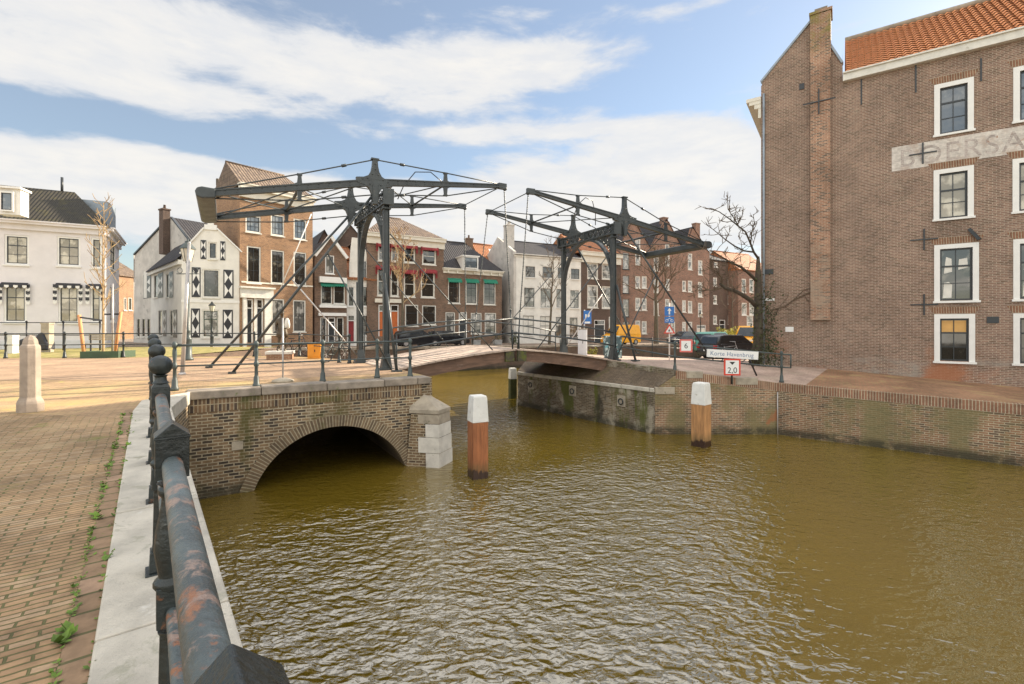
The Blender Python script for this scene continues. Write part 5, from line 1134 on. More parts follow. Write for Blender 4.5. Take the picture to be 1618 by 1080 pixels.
for (x0, x1, rows) in ((1004, 1012, ((377, 418), (436, 455), (470, 490), (506, 527))), (1014, 1022, ((436, 455), (471, 490), (507, 527))), (1033, 1041, ((405, 428), (440, 462), (474, 498))), (1051, 1058, ((385, 420), (440, 458), (472, 492))), (1060, 1067, ((474, 493), (508, 527))),
                       (1078, 1084, ((443, 460), (474, 493), (508, 526))), (1087, 1094, ((400, 426), (443, 461), (475, 494), (508, 527))), (1103, 1110, ((411, 434), (445, 469), (478, 500)))):
    wl += [(x0, y0, x1, y1, WWN) for y0, y1 in rows]
wl += [(1101, 513, 1115, 541, dict(door='cornice'))]
t11, f11, z11 = house('large pinkish brick warehouse block with three pointed gables', 980.5, 62, 1121, 69.5, 392, name='warehouse', cat='warehouse', depth=12, wall='brick_pink', eave_at=1050, wins=wl, polys=tri)
mb = MB(); base = z11
for (xl, xa, xr, ya) in ((978, 1000, 1027, 347), (1027, 1053, 1080, 347), (1080, 1094, 1121, 359)):
    sl, sr = max(-.1, f11.sz(xl, 380)[0]), min(f11.W + .1, f11.sz(xr, 380)[0]); sa, za_ = f11.sz(xa, ya)
    mb.face([f11.P(sl, base - .1, .12), f11.P(sa, za_ + .1, .12), f11.P(sa, za_ + .1, -12), f11.P(sl, base - .1, -12)]); mb.face([f11.P(sa, za_ + .1, .12), f11.P(sr, base - .1, .12), f11.P(sr, base - .1, -12), f11.P(sa, za_ + .1, -12)])
mb.build('roof', M['tile_dark'], t11)
for xa, ya in ((1053, 346), (1104, 355)): sa, za_ = f11.sz(xa, ya); p = f11.P(sa, 0, -.5); chimney((p.x, p.y, 0), f11.U, .9, .7, za_ - 2.2, za_ + .2, 'brick_pink', t11, 0)
# --- rows further along
t12, f12, z12 = house('dim brown brick block with small paired windows beyond the gabled warehouse', 1121.5, 71, 1166, 75, 412, depth=10, wall='brick_dark', eave_at=1143,
    wins=[(x, y0, x + 6, y1, WWN) for x in (1127, 1150, 1159) for y0, y1 in ((438, 452), (466, 480), (498, 512))] + [(1137, 505, 1146, 541, dict(door='sash')), (1128, 413.5, 1134, 422, WWN), (1154, 414, 1160, 422, WWN)])
roof_par(f12, z12, H + (HY - 398) / F * 79, 10, t12, 'tile_dark')
t13, f13, z13 = house('orange roofed brick house at the far right end of the row', 1166.5, 72, 1222, 76, 427, depth=9, wall='brick_pink', eave_at=1190, wins=[(1172, 440, 1179, 462, WWN), (1184, 440, 1191, 462, WWN), (1172, 478, 1180, 498, WWN), (1184, 478, 1192, 498, WWN), (1180, 498, 1190, 520, dict(WWN))])
roof_par(f13, z13, H + (HY - 402) / F * 80, 9, t13, 'tile_rust')
fa = pxfac(187, 62, 226, 66); ta = thing('house', 'small brown brick house at the end of the alley beside the white corner house', 'house', fa.P(fa.W / 2, 0)); za2 = fa.sz(205, 436)[1]
ha = [fa.rect(203, 470, 209, 490), fa.rect(196, 470, 200, 490)]
mb = MB(); wall_holes(mb, fa, [[(0, -1), (fa.W, -1), (fa.W, za2), (0, za2)]], ha); shell(mb, fa, za2, 8, -1); mb.build('wall', M['brick_gold'], ta); roof_par(fa, za2, za2 + 2.6, 8, ta, 'tile_brown')
for h in ha: window(fa, h, ta, **dict(WW, fw=.08))
p = fa.P(fa.W * .5, 0, -4); chimney((p.x, p.y, 0), fa.U, .8, .7, za2 + 1, za2 + 3.4, 'brick_brown', ta, 1)

# ------------------------------------------------------------------ brick warehouse on the right
W0 = V((11.7, 22, 0)); WU = V((.82, -.573, 0)).normalized()
fw_ = Fac(W0, W0 + WU * 24)
wh = thing('warehouse', 'large brown brick warehouse with orange pantile roof, white windows and faded painted lettering', 'warehouse', W0)
Wn = dict(frame='white', sash='sash', fw=.15, rec=.10, sw=.06, surround=True)
zg = fw_.sz(1475, 98)[1]; zgl = zg
S = lambda x, y: fw_.sz(x, y)
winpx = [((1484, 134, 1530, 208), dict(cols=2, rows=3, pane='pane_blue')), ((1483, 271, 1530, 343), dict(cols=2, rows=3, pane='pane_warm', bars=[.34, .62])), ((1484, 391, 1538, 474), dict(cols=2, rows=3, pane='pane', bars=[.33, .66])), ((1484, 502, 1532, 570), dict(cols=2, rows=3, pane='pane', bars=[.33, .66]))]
rects = [fw_.rect(*r) for r, _ in winpx]; step = 3.0
s_next = S(1610, 300)[0] - S(1484, 300)[0]
holes, cfg = [], []
for k in range(6):
    for i, (r, (_, c)) in enumerate(zip(rects, winpx)):
        dz = (S(1612, 580)[1] - 0) * 0; h = (r[0] + s_next * k, r[1] + s_next * k, r[2], r[3])
        if i == 0 and k == 1: h = (h[0], h[1], r[2], r[3] + .0)
        holes.append(h); cfg.append((i, k, dict(c)))
gA = 3.5                                                 # gable end section, then the long eaves wall
ga, za_ = S(1278, 42); gl = S(1206, 132); gs = (0, gl[1] + 0); gR = S(1332, 130)
mb = MB()
apex_s = (S(1281, 40)[0] + S(1312, 66)[0]) / 2; apex_z = S(1283, 30)[1]
zgut = gR[1]; s3 = gR[0]
wall_holes(mb, fw_, [[(0, -1.3), (24, -1.3), (24, zgut), (0, zgut)], [(0, zgut), (s3, zgut), (S(1331, 100)[0], S(1331, 100)[1]), (S(1312, 70)[0], S(1312, 70)[1]), (apex_s - .35, apex_z - .1), (.12, gl[1] + .15), (0, gl[1] - .1)]], holes, depth=.2)
End = Fac(W0 + V((7.4, 10.6, 0)), W0); mb.face([End.P(0, -1.3), End.P(End.W, -1.3), End.P(End.W, gl[1] - .1), End.P(0, gl[1] - .1)])
bw0, bw1 = W0 + V((7.4, 10.6, 0)), W0 + WU * 24 + V((7.4, 10.6, 0)); mb.face([bw1 - Z, bw0 - Z, bw0 + Z * zgut, bw1 + Z * zgut]); e_ = W0 + WU * 24; mb.face([e_ - Z, bw1 - Z, bw1 + Z * zgut, e_ + Z * zgut])
mb.build('wall', M['right_brick'], wh)
for h, (i, k, c) in zip(holes, cfg):
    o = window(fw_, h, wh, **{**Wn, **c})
    if i == 3 and k == 0:
        mb = MB(); a0, a1, zt_ = h[0] + .08, h[1] - .08, h[3] - .1; fw_.quad(mb, a0, a1, zt_ - (h[3] - h[2]) * .30, zt_, -.094); mb.build('blind', M['blind'], o)
    if i == 2:                                           # pale things standing inside
        mb = MB(); w_ = h[1] - h[0]; hh = h[3] - h[2]
        mb.face([fw_.P(h[0] + w_ * a, h[2] + hh * b, -.093) for a, b in ((.12, .05), (.38, .05), (.40, .30), (.30, .36), (.16, .34))]); mb.face([fw_.P(h[0] + w_ * a, h[2] + hh * b, -.093) for a, b in ((.15, .52), (.40, .55), (.38, .80), (.22, .84))]); mb.face([fw_.P(h[0] + w_ * a, h[2] + hh * b, -.093) for a, b in ((.58, .58), (.86, .62), (.84, .80), (.60, .78))]); mb.build('things_inside', M['offwhite'], o)
    mb = MB(); n_ = 16; a0, a1, zz = h[0] - .32, h[1] + .32, h[3] + .17        # flat brick arch of fanned bricks
    m_ = (a0 + a1) / 2; b0_, b1_ = h[0] - .16, h[1] + .16
    mb.face([fw_.P(b0_, zz, .0045), fw_.P(b1_, zz, .0045), fw_.P(a1, zz + .27, .0045), fw_.P(a0, zz + .27, .0045)], uv=[(0, 0), (b1_ - b0_, 0), (a1 - a0 - .15, .3), (-.15, .3)]); mb.build('flat_arch', M['soldier'], o)
# gutter, roof, chimney, gable coping, corner cornice
mb = MB(); fw_.box(mb, s3, 24, zgut - .02, zgut + .27, .003, .22); fw_.box(mb, s3, 24, zgut + .271, zgut + .33, .003, .30); mb.build('gutter', M['offwhite'], wh)
rz = 5.2; 
mb = MB(); o1, zt_, zr_ = .22, zgut + .30, zgut + 3.6; od = 3.7
TW, TL = .245, .31; Ls = math.hypot(od + o1, zr_ - zt_); rows = int(Ls / TL); cols_ = int((24 - s3) / TW)
rb0, rb1 = fw_.P(s3 + .1, zt_, o1), fw_.P(s3 + .1, zr_, -od); up_ = (rb1 - rb0) / Ls; nr_ = WU.cross(up_).normalized(); nr_ = nr_ if nr_.z > 0 else -nr_
lead_in = 1.55                                           # the first bay follows the sloping verge
for r_i in range(rows):
    t0, t1_ = r_i * TL, (r_i + 1) * TL + .03
    for lay, (tt, lift) in enumerate(((t0, .045), (t1_, .0))):
        i0 = len(mb.v); n5 = cols_ * 5
        for c in range(n5 + 1):
            s = c / 5 * TW; w = .035 * math.sin(2 * math.pi * c / 5) + .012 * math.sin(4 * math.pi * c / 5 + .6)
            mb.v.append(rb0 + WU * s + up_ * tt + nr_ * (w + lift))
        if lay:
            for c in range(n5): mb.poly((i0 - n5 - 1 + c, i0 - n5 + c, i0 + c + 1, i0 + c), True)
mb.face([rb1 + nr_ * -.02, rb1 + WU * 24 + nr_ * -.02, rb1 + WU * 24 - fw_.N * 6 - Z * 4, rb1 - fw_.N * 6 - Z * 4])
mb.build('roof', M['tile_orange'], wh)
mb = MB(); mb.tube([rb1 + nr_ * .03, rb1 + WU * 23 + nr_ * .03], .13, 8); mb.build('ridge', M['sandstone'], wh)
mb = MB(); mb.face([fw_.P(s3, zgut, 0), fw_.P(s3, zgut, -7), fw_.P(s3, zr_ - .2, -od)]); mb.build('verge_wall', M['lead'], wh)
mb = MB(); chs0, chs1 = S(1281, 60)[0], S(1312, 60)[0]
zch = S(1297, 24)[1]; fw_.box(mb, chs0, chs1, S(1297, 505)[1], zch, .0, .22); fw_.box(mb, chs0 - .02, chs1 + .02, apex_z - 2, zch + .01, -.7, .215); fw_.box(mb, chs0 - .05, chs1 + .08, zch + .011, zch + .12, -.75, .27); ch = mb.build('chimney', M['chimney_brick'], wh)
mb = MB(); fw_.box(mb, chs0 + .15, chs1 - .1, zch + .13, zch + .24, -.6, .2); mb.build('chimney_cap', M['bluestone'], ch)
mb = MB(); mb.bar(fw_.P(.0, gl[1] + .12, -.1), fw_.P(apex_s - .35, apex_z - .05, -.1), .34, .08); mb.bar(fw_.P(*S(1311, 69), -.1), fw_.P(*S(1331, 99), -.1), .34, .08); mb.build('gable_coping', M['lead'], wh)
mb = MB(); mb.face([fw_.P(chs1, apex_z - 2.2, -.05), fw_.P(s3 - .05, zgut + .1, -.05), fw_.P(s3 - .05, zgut + .9, -5), fw_.P(chs1, apex_z - 1.4, -5)]); mb.build('gable_roof', M['tile_orange'], wh)
cz = S(1203, 172)[1]; mb = MB(); ec = End
for k, (o_, z0_, z1_) in enumerate(((.12, cz - .1, cz + .35), (.28, cz + .351, cz + .55), (.5, cz + .551, cz + .72), (.62, cz + .721, cz + .88))): ec.box(mb, 0, ec.W + .02 + k * .02, z0_ - .3, z1_ - .3, .003, o_)
mb.build('cornice', M['cornice'], wh)
mb = MB()
for (px, py, hx, hz, rot) in ((1294, 163, .6, .55, 0), (1458, 242, .42, .42, 0), (1460, 378, .42, .42, 0), (1460, 481, .42, .42, 0)):
    s_, z_ = S(px, py); oo = .235 if px < 1320 else .02; fw_.box(mb, s_ - hx, s_ + hx, z_ - .024, z_ + .024, oo - .015, oo + .02); fw_.box(mb, s_ - .024, s_ + .024, z_ - hz, z_ + hz, oo - .015, oo + .03)
    mb.build('wall_anchor', M['sash'], wh); mb = MB()
for px, y0, y1 in ((1361, 125, 165), (1447, 103, 146), (1550, 92, 128)):
    s_, za1 = S(px, y0); zb1 = S(px, y1)[1]; mb = MB(); fw_.box(mb, s_ - .025, s_ + .025, zb1, za1, .004, .03); mb.build('wall_anchor', M['sash'], wh)
for (x0, y0, x1, y1, mt) in ((1208, 425, 1222, 433, 'sash'), (1559, 500, 1578, 510, 'sash'), (1241, 516, 1254, 524, 'sign_white'), (1263, 132, 1271, 141, 'sash')):
    r_ = fw_.rect(x0, y0, x1, y1); mb = MB(); fw_.box(mb, *r_, .004, .04); mb.build('vent' if mt == 'sash' else 'wall_plate', M[mt], wh)
mb = MB(); s_, z_ = S(1540, 371); mb.bar(fw_.P(s_ - .15, z_ + .25, .02), fw_.P(s_ + .12, z_ - .2, .12), .16, .10); mb.build('floodlight', M['sash'], wh)
mb = MB(); mb.tube([fw_.P(.12, -.6, .07), fw_.P(.12, gl[1] - .5, .07)], .05, 8); mb.build('downpipe', M['lead'], wh)
r_ = fw_.rect(1206, 471, 1224, 475); mb = MB(); fw_.box(mb, *r_, .004, .03); mb.build('street_sign', M['sign_white'], wh)
# whitewashed band with ghost lettering
b0, b1 = S(1409, 233), S(1409, 271); mb = MB(); fw_.quad(mb, b0[0], 22, b1[1], b0[1], .003); band = mb.build('painted_band', M['ghost_white'], wh)
def text(body, size, mat, name, parent, mtx, extrude=.003, align='LEFT', label=None, spacing=1.0, sx=1.0):
    cu = bpy.data.curves.new(name, 'FONT'); cu.body = body; cu.size = size; cu.extrude = extrude; cu.align_x = align; cu.space_character = spacing
    ob = bpy.data.objects.new(name, cu); COL.objects.link(ob); bpy.context.view_layer.update()
    me = bpy.data.meshes.new_from_object(ob.evaluated_get(bpy.context.evaluated_depsgraph_get())); bpy.data.objects.remove(ob); bpy.data.curves.remove(cu)
    off = wloc(parent)
    uv = me.uv_layers.new(name='UVMap') if not me.uv_layers else me.uv_layers[0]
    loc = [v.co.copy() for v in me.vertices]
    for lp_ in me.loops: c = loc[lp_.vertex_index]; uv.data[lp_.index].uv = (c.x * sx + 3, c.y + 1.3)
    for v in me.vertices: v.co = mtx @ V((v.co.x * sx, v.co.y, v.co.z)) - off
    me.materials.clear(); me.materials.append(mat); o = bpy.data.objects.new(name, me); COL.objects.link(o); o.parent = parent
    return o
def fmat(U, N, P): return Matrix(((U.x, 0, N.x, P.x), (U.y, 0, N.y, P.y), (U.z, 1, N.z, P.z), (0, 0, 0, 1)))
hb = b0[1] - b1[1]
text('BOERSAN', hb * 1.02, M['ghost_grey'], 'faded_lettering', band, fmat(fw_.U, fw_.N, fw_.P(b0[0] + .22, b1[1] + hb * .13, .0035)), .001, spacing=1.10, sx=.92)

# ------------------------------------------------------------------ trees
def tree(label, base, height, spread, seed, trunk_r, clear=.35, bark='bark', tw='twig', n_main=7, levels=4, up=.55, group=None, seeds=None, twig_r=.012, name='bare_tree', lean=(0, 0), cat='tree', kids=(3, 4)):
    rk = random.Random(seed); base = V(base); t = thing(name, label, cat, base, group)
    tm, bm, tips = MB(), MB(), []
    top = base + Z * height + V((lean[0], lean[1], 0)); N = 9; path = []
    for i in range(N + 1):
        f = i / N; p = base.lerp(top, f) + V((rk.uniform(-1, 1), rk.uniform(-1, 1), 0)) * trunk_r * .5 * f; path.append(p)
    tm.tube([base - Z * .2] + path, [trunk_r * 1.45] + [max(trunk_r * (1.15 if i == 0 else (1 - .82 * i / N)), twig_r) for i in range(N + 1)], 9)
    def grow(p, d, L, r, lv):
        pts, rr = [p], [r]; q = V(p); d = V(d).normalized(); S = 4
        for k in range(S):
            d = (d + V((rk.gauss(0, .16), rk.gauss(0, .16), rk.gauss(0, .12) + .10 * up))).normalized(); q = q + d * (L / S); pts.append(V(q)); rr.append(max(r * (1 - .6 * (k + 1) / S), twig_r * .8))
        bm.tube(pts, rr, 6 if r > .03 else 4, cap=False)
        if lv <= 1: tips.append(V(q)); tips.append(pts[2])
        if lv > 0:
            for k in range(rk.randint(*kids)):
                f = rk.uniform(.3, 1); i = min(int(f * S), S - 1); s = pts[i].lerp(pts[i + 1], f * S - i)
                ax = V((rk.gauss(0, 1), rk.gauss(0, 1), rk.gauss(0, .6) + up * .5)).normalized()
                grow(s, (d * .75 + ax * .75).normalized(), L * rk.uniform(.45, .68), max(r * .5, twig_r), lv - 1)
    for i in range(n_main):
        f = clear + (1 - clear) * (i + .5) / n_main; k = f * N; j = min(int(k), N - 1); p = path[j].lerp(path[j + 1], k - j)
        a = i * 2.4 + rk.uniform(-.4, .4); out = spread * (1.05 - .55 * (f - clear) / (1 - clear)) * rk.uniform(.7, 1.1)
        grow(p, (math.cos(a), math.sin(a), up), out, max(trunk_r * (1 - .8 * f) * .62, twig_r * 1.3), levels - 1)
    tm.build('trunk', M[bark], t); bm.build('branches', M[tw], t)
    if seeds:
        sm_ = MB(); cnt, size, mt = seeds
        for k in range(cnt):
            p = rk.choice(tips) + V((rk.gauss(0, .12), rk.gauss(0, .12), rk.gauss(0, .12))); a = V((rk.gauss(0, 1), rk.gauss(0, 1), rk.gauss(0, 1))).normalized() * size; b = a.cross(V((rk.gauss(0, 1), rk.gauss(0, 1), rk.gauss(0, 1)))).normalized() * size * .7
            sm_.face([p - a, p - b, p + a, p + b])
        sm_.build('seed_heads', M[mt], t)['kind'] = 'stuff'
    return t
yb = G(163, 563)
tree('slim young tree tied between orange stakes in front of the white corner house', yb, 7.6, 1.25, 11, .055, clear=.28, bark='twig_gold', tw='twig_gold', n_main=30, levels=2, up=1.1, twig_r=.015, name='young_tree', kids=(2, 3))
sk = thing('tree_stakes', 'green planting sleeve with leaning orange stakes and dark straps round the young tree', 'tree support', yb)
mb = MB(); sl0, sl1 = G(127, 566), G(186, 565); mb.bar(sl0 + Z * .16, sl1 + Z * .16, .05, .32); mb.bar(sl0 + Z * .16, sl0 + V((.1, .9, .16)), .05, .32); mb.bar(sl1 + Z * .16, sl1 + V((.1, .9, .16)), .05, .32); mb.build('planting_sleeve', M['tree_wrap'], sk)
tops = []
for (xb, xt, yt) in ((133, 125, 497), (181, 191, 492)):
    b_ = G(xb, 562); tp_ = D(xt, yt, b_.y); tops.append(tp_); mb = MB(); mb.tube([b_, tp_], .075, 8); mb.build('stake', M['stake'], sk)
for tp_, dz in zip(tops, (-.12, .0)): mb = MB(); e_ = yb + Z * (tp_.z - .3 if dz else tp_.z - .15); mb.bar(tp_ + Z * (-.12), e_, .03, .08); mb.build('strap', M['black'], sk)
mb = MB(); b_ = G(178, 563); mb.tube([b_, b_ + Z * 3.6], .045, 8); pl = mb.build('pole', M['steel']); tag(pl, 'thin pale pole standing behind the staked young tree', 'pole')
tree('bare tree with golden twigs and brown seed heads before the red awning house', ((636 - CX) / F * 44.8, 44.8, -.4), 10.6, 2.9, 21, .17, clear=.36, n_main=12, tw='twig_gold', levels=4, up=.9, twig_r=.017, seeds=(420, .07, 'seed'), group='bare trees along the far quay', kids=(2, 3))
tree('grey bare tree with fine upright twigs before the white canal house', ((868 - CX) / F * 52, 52, -.5), 10.8, 2.6, 33, .15, clear=.34, n_main=13, levels=4, up=1.0, twig_r=.016, group='bare trees along the far quay', lean=(.5, 0), kids=(2, 3))
tree('stout bare tree with wide crown before the gabled warehouse block', ((1037 - CX) / F * 56, 56, -.6), 9.6, 4.6, 45, .30, clear=.48, n_main=14, levels=4, up=.75, twig_r=.02, seeds=(260, .07, 'seed'), group='bare trees along the far quay', kids=(3, 3))
tree('thin bare tree in front of the dim brown brick block', ((1157 - CX) / F * 62, 62, -.7), 8.6, 2.6, 52, .13, clear=.35, n_main=9, levels=3, up=.8, group='bare trees along the far quay')
# mossy tree against the warehouse corner, its limbs reaching left
ct = V((11.05, 21.3, -.25)); tt_ = thing('mossy_tree', 'dark mossy tree against the warehouse corner with limbs reaching over the street', 'tree', ct)
mb = MB(); mb.tube([D(1198, y, 21.2 + k * .02) if y < 575 else ct for k, y in enumerate((580, 540, 500, 470, 440, 415, 405))], [.27, .21, .19, .17, .14, .09, .055], 10); mb.build('trunk', M['moss_bark'], tt_)
rk = random.Random(8); lm, tm = MB(), MB()
def limb(pts, r0, r1, mbx):
    P_ = [D(x, y, d) for x, y, d in pts]; n_ = len(P_); mbx.tube(P_, [r0 + (r1 - r0) * i / (n_ - 1) for i in range(n_)], 6); return P_
def twigs(P_, n_, L, lv=2):
    for k in range(n_):
        f = rk.uniform(.15, 1) * (len(P_) - 1); i = min(int(f), len(P_) - 2); p = P_[i].lerp(P_[i + 1], f - i); d = ((P_[i + 1] - P_[i]).normalized() * .6 + V((rk.gauss(0, .8), rk.gauss(0, .5), rk.gauss(.25, .7)))).normalized(); l_ = L * rk.uniform(.4, 1.1)
        q = [p]; 
        for j in range(3): d = (d + V((rk.gauss(0, .25), rk.gauss(0, .2), rk.gauss(.1, .2)))).normalized(); q.append(q[-1] + d * l_ / 3)
        tm.tube(q, [.016, .012, .009, .007], 4, cap=False)
        if lv > 1: twigs(q, 3, L * .5, lv - 1)
a = limb([(1197, 486, 21.3), (1186, 474, 21), (1172, 465, 20.6), (1160, 459, 20.3), (1146, 455, 20), (1138, 448, 19.9)], .11, .06, lm); twigs(a, 10, 1.0)
b = limb([(1143, 453, 20), (1132, 457, 19.8), (1118, 458, 19.6), (1104, 459, 19.4), (1092, 460, 19.2)], .045, .012, tm); twigs(b, 14, .7)
b = limb([(1140, 452, 20), (1140, 438, 20), (1132, 428, 19.8), (1118, 422, 19.6)], .04, .012, tm); twigs(b, 14, .7)
a = limb([(1198, 446, 21.3), (1184, 432, 21), (1170, 421, 20.6), (1154, 414, 20.3), (1138, 404, 20), (1124, 395, 19.8)], .08, .015, lm); twigs(a, 14, .9)
a = limb([(1198, 408, 21.3), (1191, 398, 21.2), (1185, 382, 21), (1178, 366, 20.8), (1168, 358, 20.6), (1152, 345, 20.3), (1136, 334, 20), (1124, 330, 19.9)], .055, .012, lm); twigs(a, 12, .8)
a = limb([(1191, 398, 21.2), (1176, 396, 20.9), (1160, 388, 20.6), (1146, 378, 20.3), (1134, 368, 20.1), (1124, 360, 20)], .04, .012, lm); twigs(a, 12, .7)
a = limb([(1186, 384, 21), (1188, 366, 21), (1192, 352, 21), (1190, 338, 20.9)], .03, .01, lm); twigs(a, 6, .5)
a = limb([(1178, 366, 20.8), (1168, 358, 20.6), (1158, 342, 20.3), (1150, 330, 20.2)], .03, .01, lm); twigs(a, 14, .7)
lm.build('limbs', M['moss_bark'], tt_); tm.build('branches', M['twig'], tt_)
iv = thing('ivy', 'ragged ivy climbing the foot of the mossy tree and warehouse corner', 'ivy', ct); mb = MB()
for k in range(1100):
    z_ = rk.betavariate(1.1, 2.2) * 4.4 - .3; a = rk.uniform(-2.8, .4); r_ = .24 + abs(rk.gauss(0, .15)) + max(0, (1.4 - z_)) * .16 * rk.random(); c = V((11.2 + r_ * math.cos(a) * 1.15 + max(0, rk.gauss(.05, .25)), 21.35 + r_ * math.sin(a) * .9 - max(0, rk.gauss(0, .1)), z_))
    u_ = V((rk.gauss(0, 1), rk.gauss(0, 1), rk.gauss(0, 1))).normalized() * rk.uniform(.03, .065); w_ = u_.cross(V((rk.gauss(0, 1), rk.gauss(0, 1), rk.gauss(0, 1)))).normalized() * u_.length
    mb.face([c - u_, c - w_ * .8, c + u_, c + w_ * .8])
mb.build('leaves', M['ivy'], iv)
vn = thing('climbing_vine', 'thin dead vine branching across the warehouse bricks beside the chimney breast', 'vine', fw_.P(.8, 1.5, .05)); mb = MB()
def vine(pts, r): mb.tube([fw_.P(*S(x, y), .05) for x, y in pts], r, 5, cap=False)
vine([(1212, 500), (1222, 489), (1240, 484), (1252, 475), (1262, 470), (1276, 463), (1294, 459)], .025); vine([(1252, 475), (1262, 466), (1270, 458), (1284, 455), (1304, 454)], .015); vine([(1216, 515), (1224, 500), (1230, 488)], .018); vine([(1240, 484), (1250, 490), (1252, 487)], .012); vine([(1270, 464), (1276, 475), (1288, 481)], .01); vine([(1230, 487), (1244, 470), (1246, 462)], .01)
mb.build('stem', M['twig'], vn)
def shrub(label, c, rx, rz, n, mat, name='shrub', seed=1, size=.09):
    rk = random.Random(seed); t = thing(name, label, 'shrub', c); mb = MB(); st = MB()
    for k in range(14): a = rk.uniform(0, 6.28); e = V(c) + V((math.cos(a) * rx * rk.uniform(.3, .9), math.sin(a) * rx * .6, rz * rk.uniform(.7, 1.7))); st.tube([V(c), V(c).lerp(e, .5) + Z * .15, e], [.03, .02, .01], 4, cap=False)
    for k in range(n):
        d = V((rk.gauss(0, 1), rk.gauss(0, 1), rk.gauss(0, 1))).normalized(); r_ = rk.uniform(.5, 1.08) * (1 + .25 * math.sin(d.x * 7 + d.z * 5)); p = V(c) + V((d.x * rx * r_, d.y * rx * .7 * r_, rz + d.z * rz * r_))
        if p.z < c[2]: continue
        a = V((rk.gauss(0, 1), rk.gauss(0, 1), rk.gauss(0, 1))).normalized() * size; b = a.cross(V((rk.gauss(0, 1), rk.gauss(0, 1), rk.gauss(0, 1)))).normalized() * size * .6; mb.face([p - a, p - b, p + a, p + b])
    st.build('stems', M['twig'], t); mb.build('leaves', M[mat], t)
shrub('bushy yellow green shrub behind the black car on the right bank', ((1150 - CX) / F * 48, 48, -.7), 1.7, 1.0, 1500, 'yellow_leaf')
shrub('small green bush at the foot of the house with red awnings', ((678 - CX) / F * 45.5, 45.5, -.4), .55, .55, 300, 'green_leaf', seed=3)
shrub('small leafy plant beside the pale control cabinet across the bridge', ((936 - CX) / F * 30, 30, -.5), .35, .3, 150, 'yellow_leaf', seed=5, size=.06)
shrub('dark green potted bush by the corner of the white canal house', ((812 - CX) / F * 51.5, 51.5, -.5), .45, .6, 260, 'green_leaf', seed=6)
rk = random.Random(12); mb = MB()
for k in range(520):                                     # weeds in the joint beside the kerb
    t_ = rk.uniform(-1.0, 8.5); p = quay(t_, -.38 + rk.gauss(0, .012) if rk.random() < .6 else -.262 + rk.gauss(0, .012)); s_ = rk.choice((.006, .01, .014, .02)) * (1 + (math.sin(t_ * 7) > .8))
    for j in range(3):
        d = V((rk.gauss(0, 1), rk.gauss(0, 1), rk.uniform(.2, .9))).normalized() * s_ * 1.6; w_ = d.cross(Z).normalized() * s_ * .5; b_ = p + Z * .006
        mb.face([b_, b_ + d * .5 + w_, b_ + d, b_ + d * .5 - w_])
tag(mb.build('weeds', M['weed']), 'small green weeds growing in the joints beside the kerb bricks', 'weeds', kind='stuff')

# ------------------------------------------------------------------ lamps and poles
def lamppost(label, base, h, k=1.0, mat='iron_grey', ladder=True):
    base = V(base); t = thing('street_lamp', label, 'street lamp', base, None); mb = MB()
    mb.lathe(base, [(.20 * k, 0), (.20 * k, .1), (.15 * k, .14), (.14 * k, .9), (.16 * k, .95), (.11 * k, 1.0), (.10 * k, 1.25), (.12 * k, 1.3), (.075 * k, 1.36), (.06 * k, h * .62), (.085 * k, h * .63), (.055 * k, h * .65), (.045 * k, h - .95 * k), (.08 * k, h - .92 * k), (.03 * k, h - .86 * k)], 10)
    if ladder: mb.bar(base + V((-.42 * k, 0, h - 1.35 * k)), base + V((.42 * k, 0, h - 1.35 * k)), .03 * k, .03 * k); mb.torus(base + V((-.3 * k, 0, h - 1.22 * k)), (1, 0, 0), Z, .1 * k, .014 * k, 10, 5); mb.torus(base + V((.3 * k, 0, h - 1.22 * k)), (1, 0, 0), Z, .1 * k, .014 * k, 10, 5)
    mb.build('post', M[mat], t)
    mb = MB(); mb.lathe(base, [(.13 * k, h - .88 * k), (.235 * k, h - .40 * k)], 6, 0, False); g_ = mb.build('lantern_glass', M['lantern'], t)
    mb = MB()
    for j in range(6): a = 2 * math.pi * (j + .5) / 6; c_, s_ = math.cos(a), math.sin(a); mb.tube([base + V((c_ * .133 * k, s_ * .133 * k, h - .88 * k)), base + V((c_ * .238 * k, s_ * .238 * k, h - .40 * k))], .012 * k, 4)
    mb.lathe(base, [(.27 * k, h - .41 * k), (.27 * k, h - .38 * k), (.13 * k, h - .2 * k), (.09 * k, h - .17 * k), (.09 * k, h - .11 * k), (.03 * k, h - .08 * k), (.025 * k, h - .03 * k), (.005, h)], 6, 0, False); mb.build('lantern_roof', M[mat], t)
    return t
lamppost('tall grey street lamp on the bridge road before the sand-glass shutter house', G(296.5, 569), 5.35, 1.15)
lamppost('small street lamp seen in front of the sand-glass shutter house window', ((335 - CX) / F * 34.6, 34.6, -.2), 3.55, .85, 'iron_dark')
lamppost('slim far street lamp before the pale door of the gabled warehouse', ((1107 - CX) / F * 58, 58, -.6), 4.0, .9, 'iron_dark', False)
p0 = G(288, 592); p1 = D(299, 384, 14.6); t = thing('leaning_pole', 'pale grey leaning pole in front of the tall street lamp', 'pole', p0); mb = MB(); mb.tube([p0, p1], [.06, .045], 10); mb.sphere(p1, .05, 8, 6); mb.build('pole', M['steel'], t); mb = MB(); mb.lathe(p0, [(.1, 0), (.1, .05), (.065, .08)], 10); mb.build('foot', M['steel'], t)
p0 = G(447, 603); t = thing('sign_pole', 'thin bare pole in a round stone foot beside the bridge railing', 'pole', p0); mb = MB(); mb.lathe(p0, [(.28, 0), (.27, .05), (.12, .10), (.05, .12)], 20); mb.build('stone_foot', M['sandstone'], t); mb = MB(); mb.tube([p0, p0 + Z * .55, p0 + Z * 1.72], .024, 8); mb.build('pole', M['steel'], t)

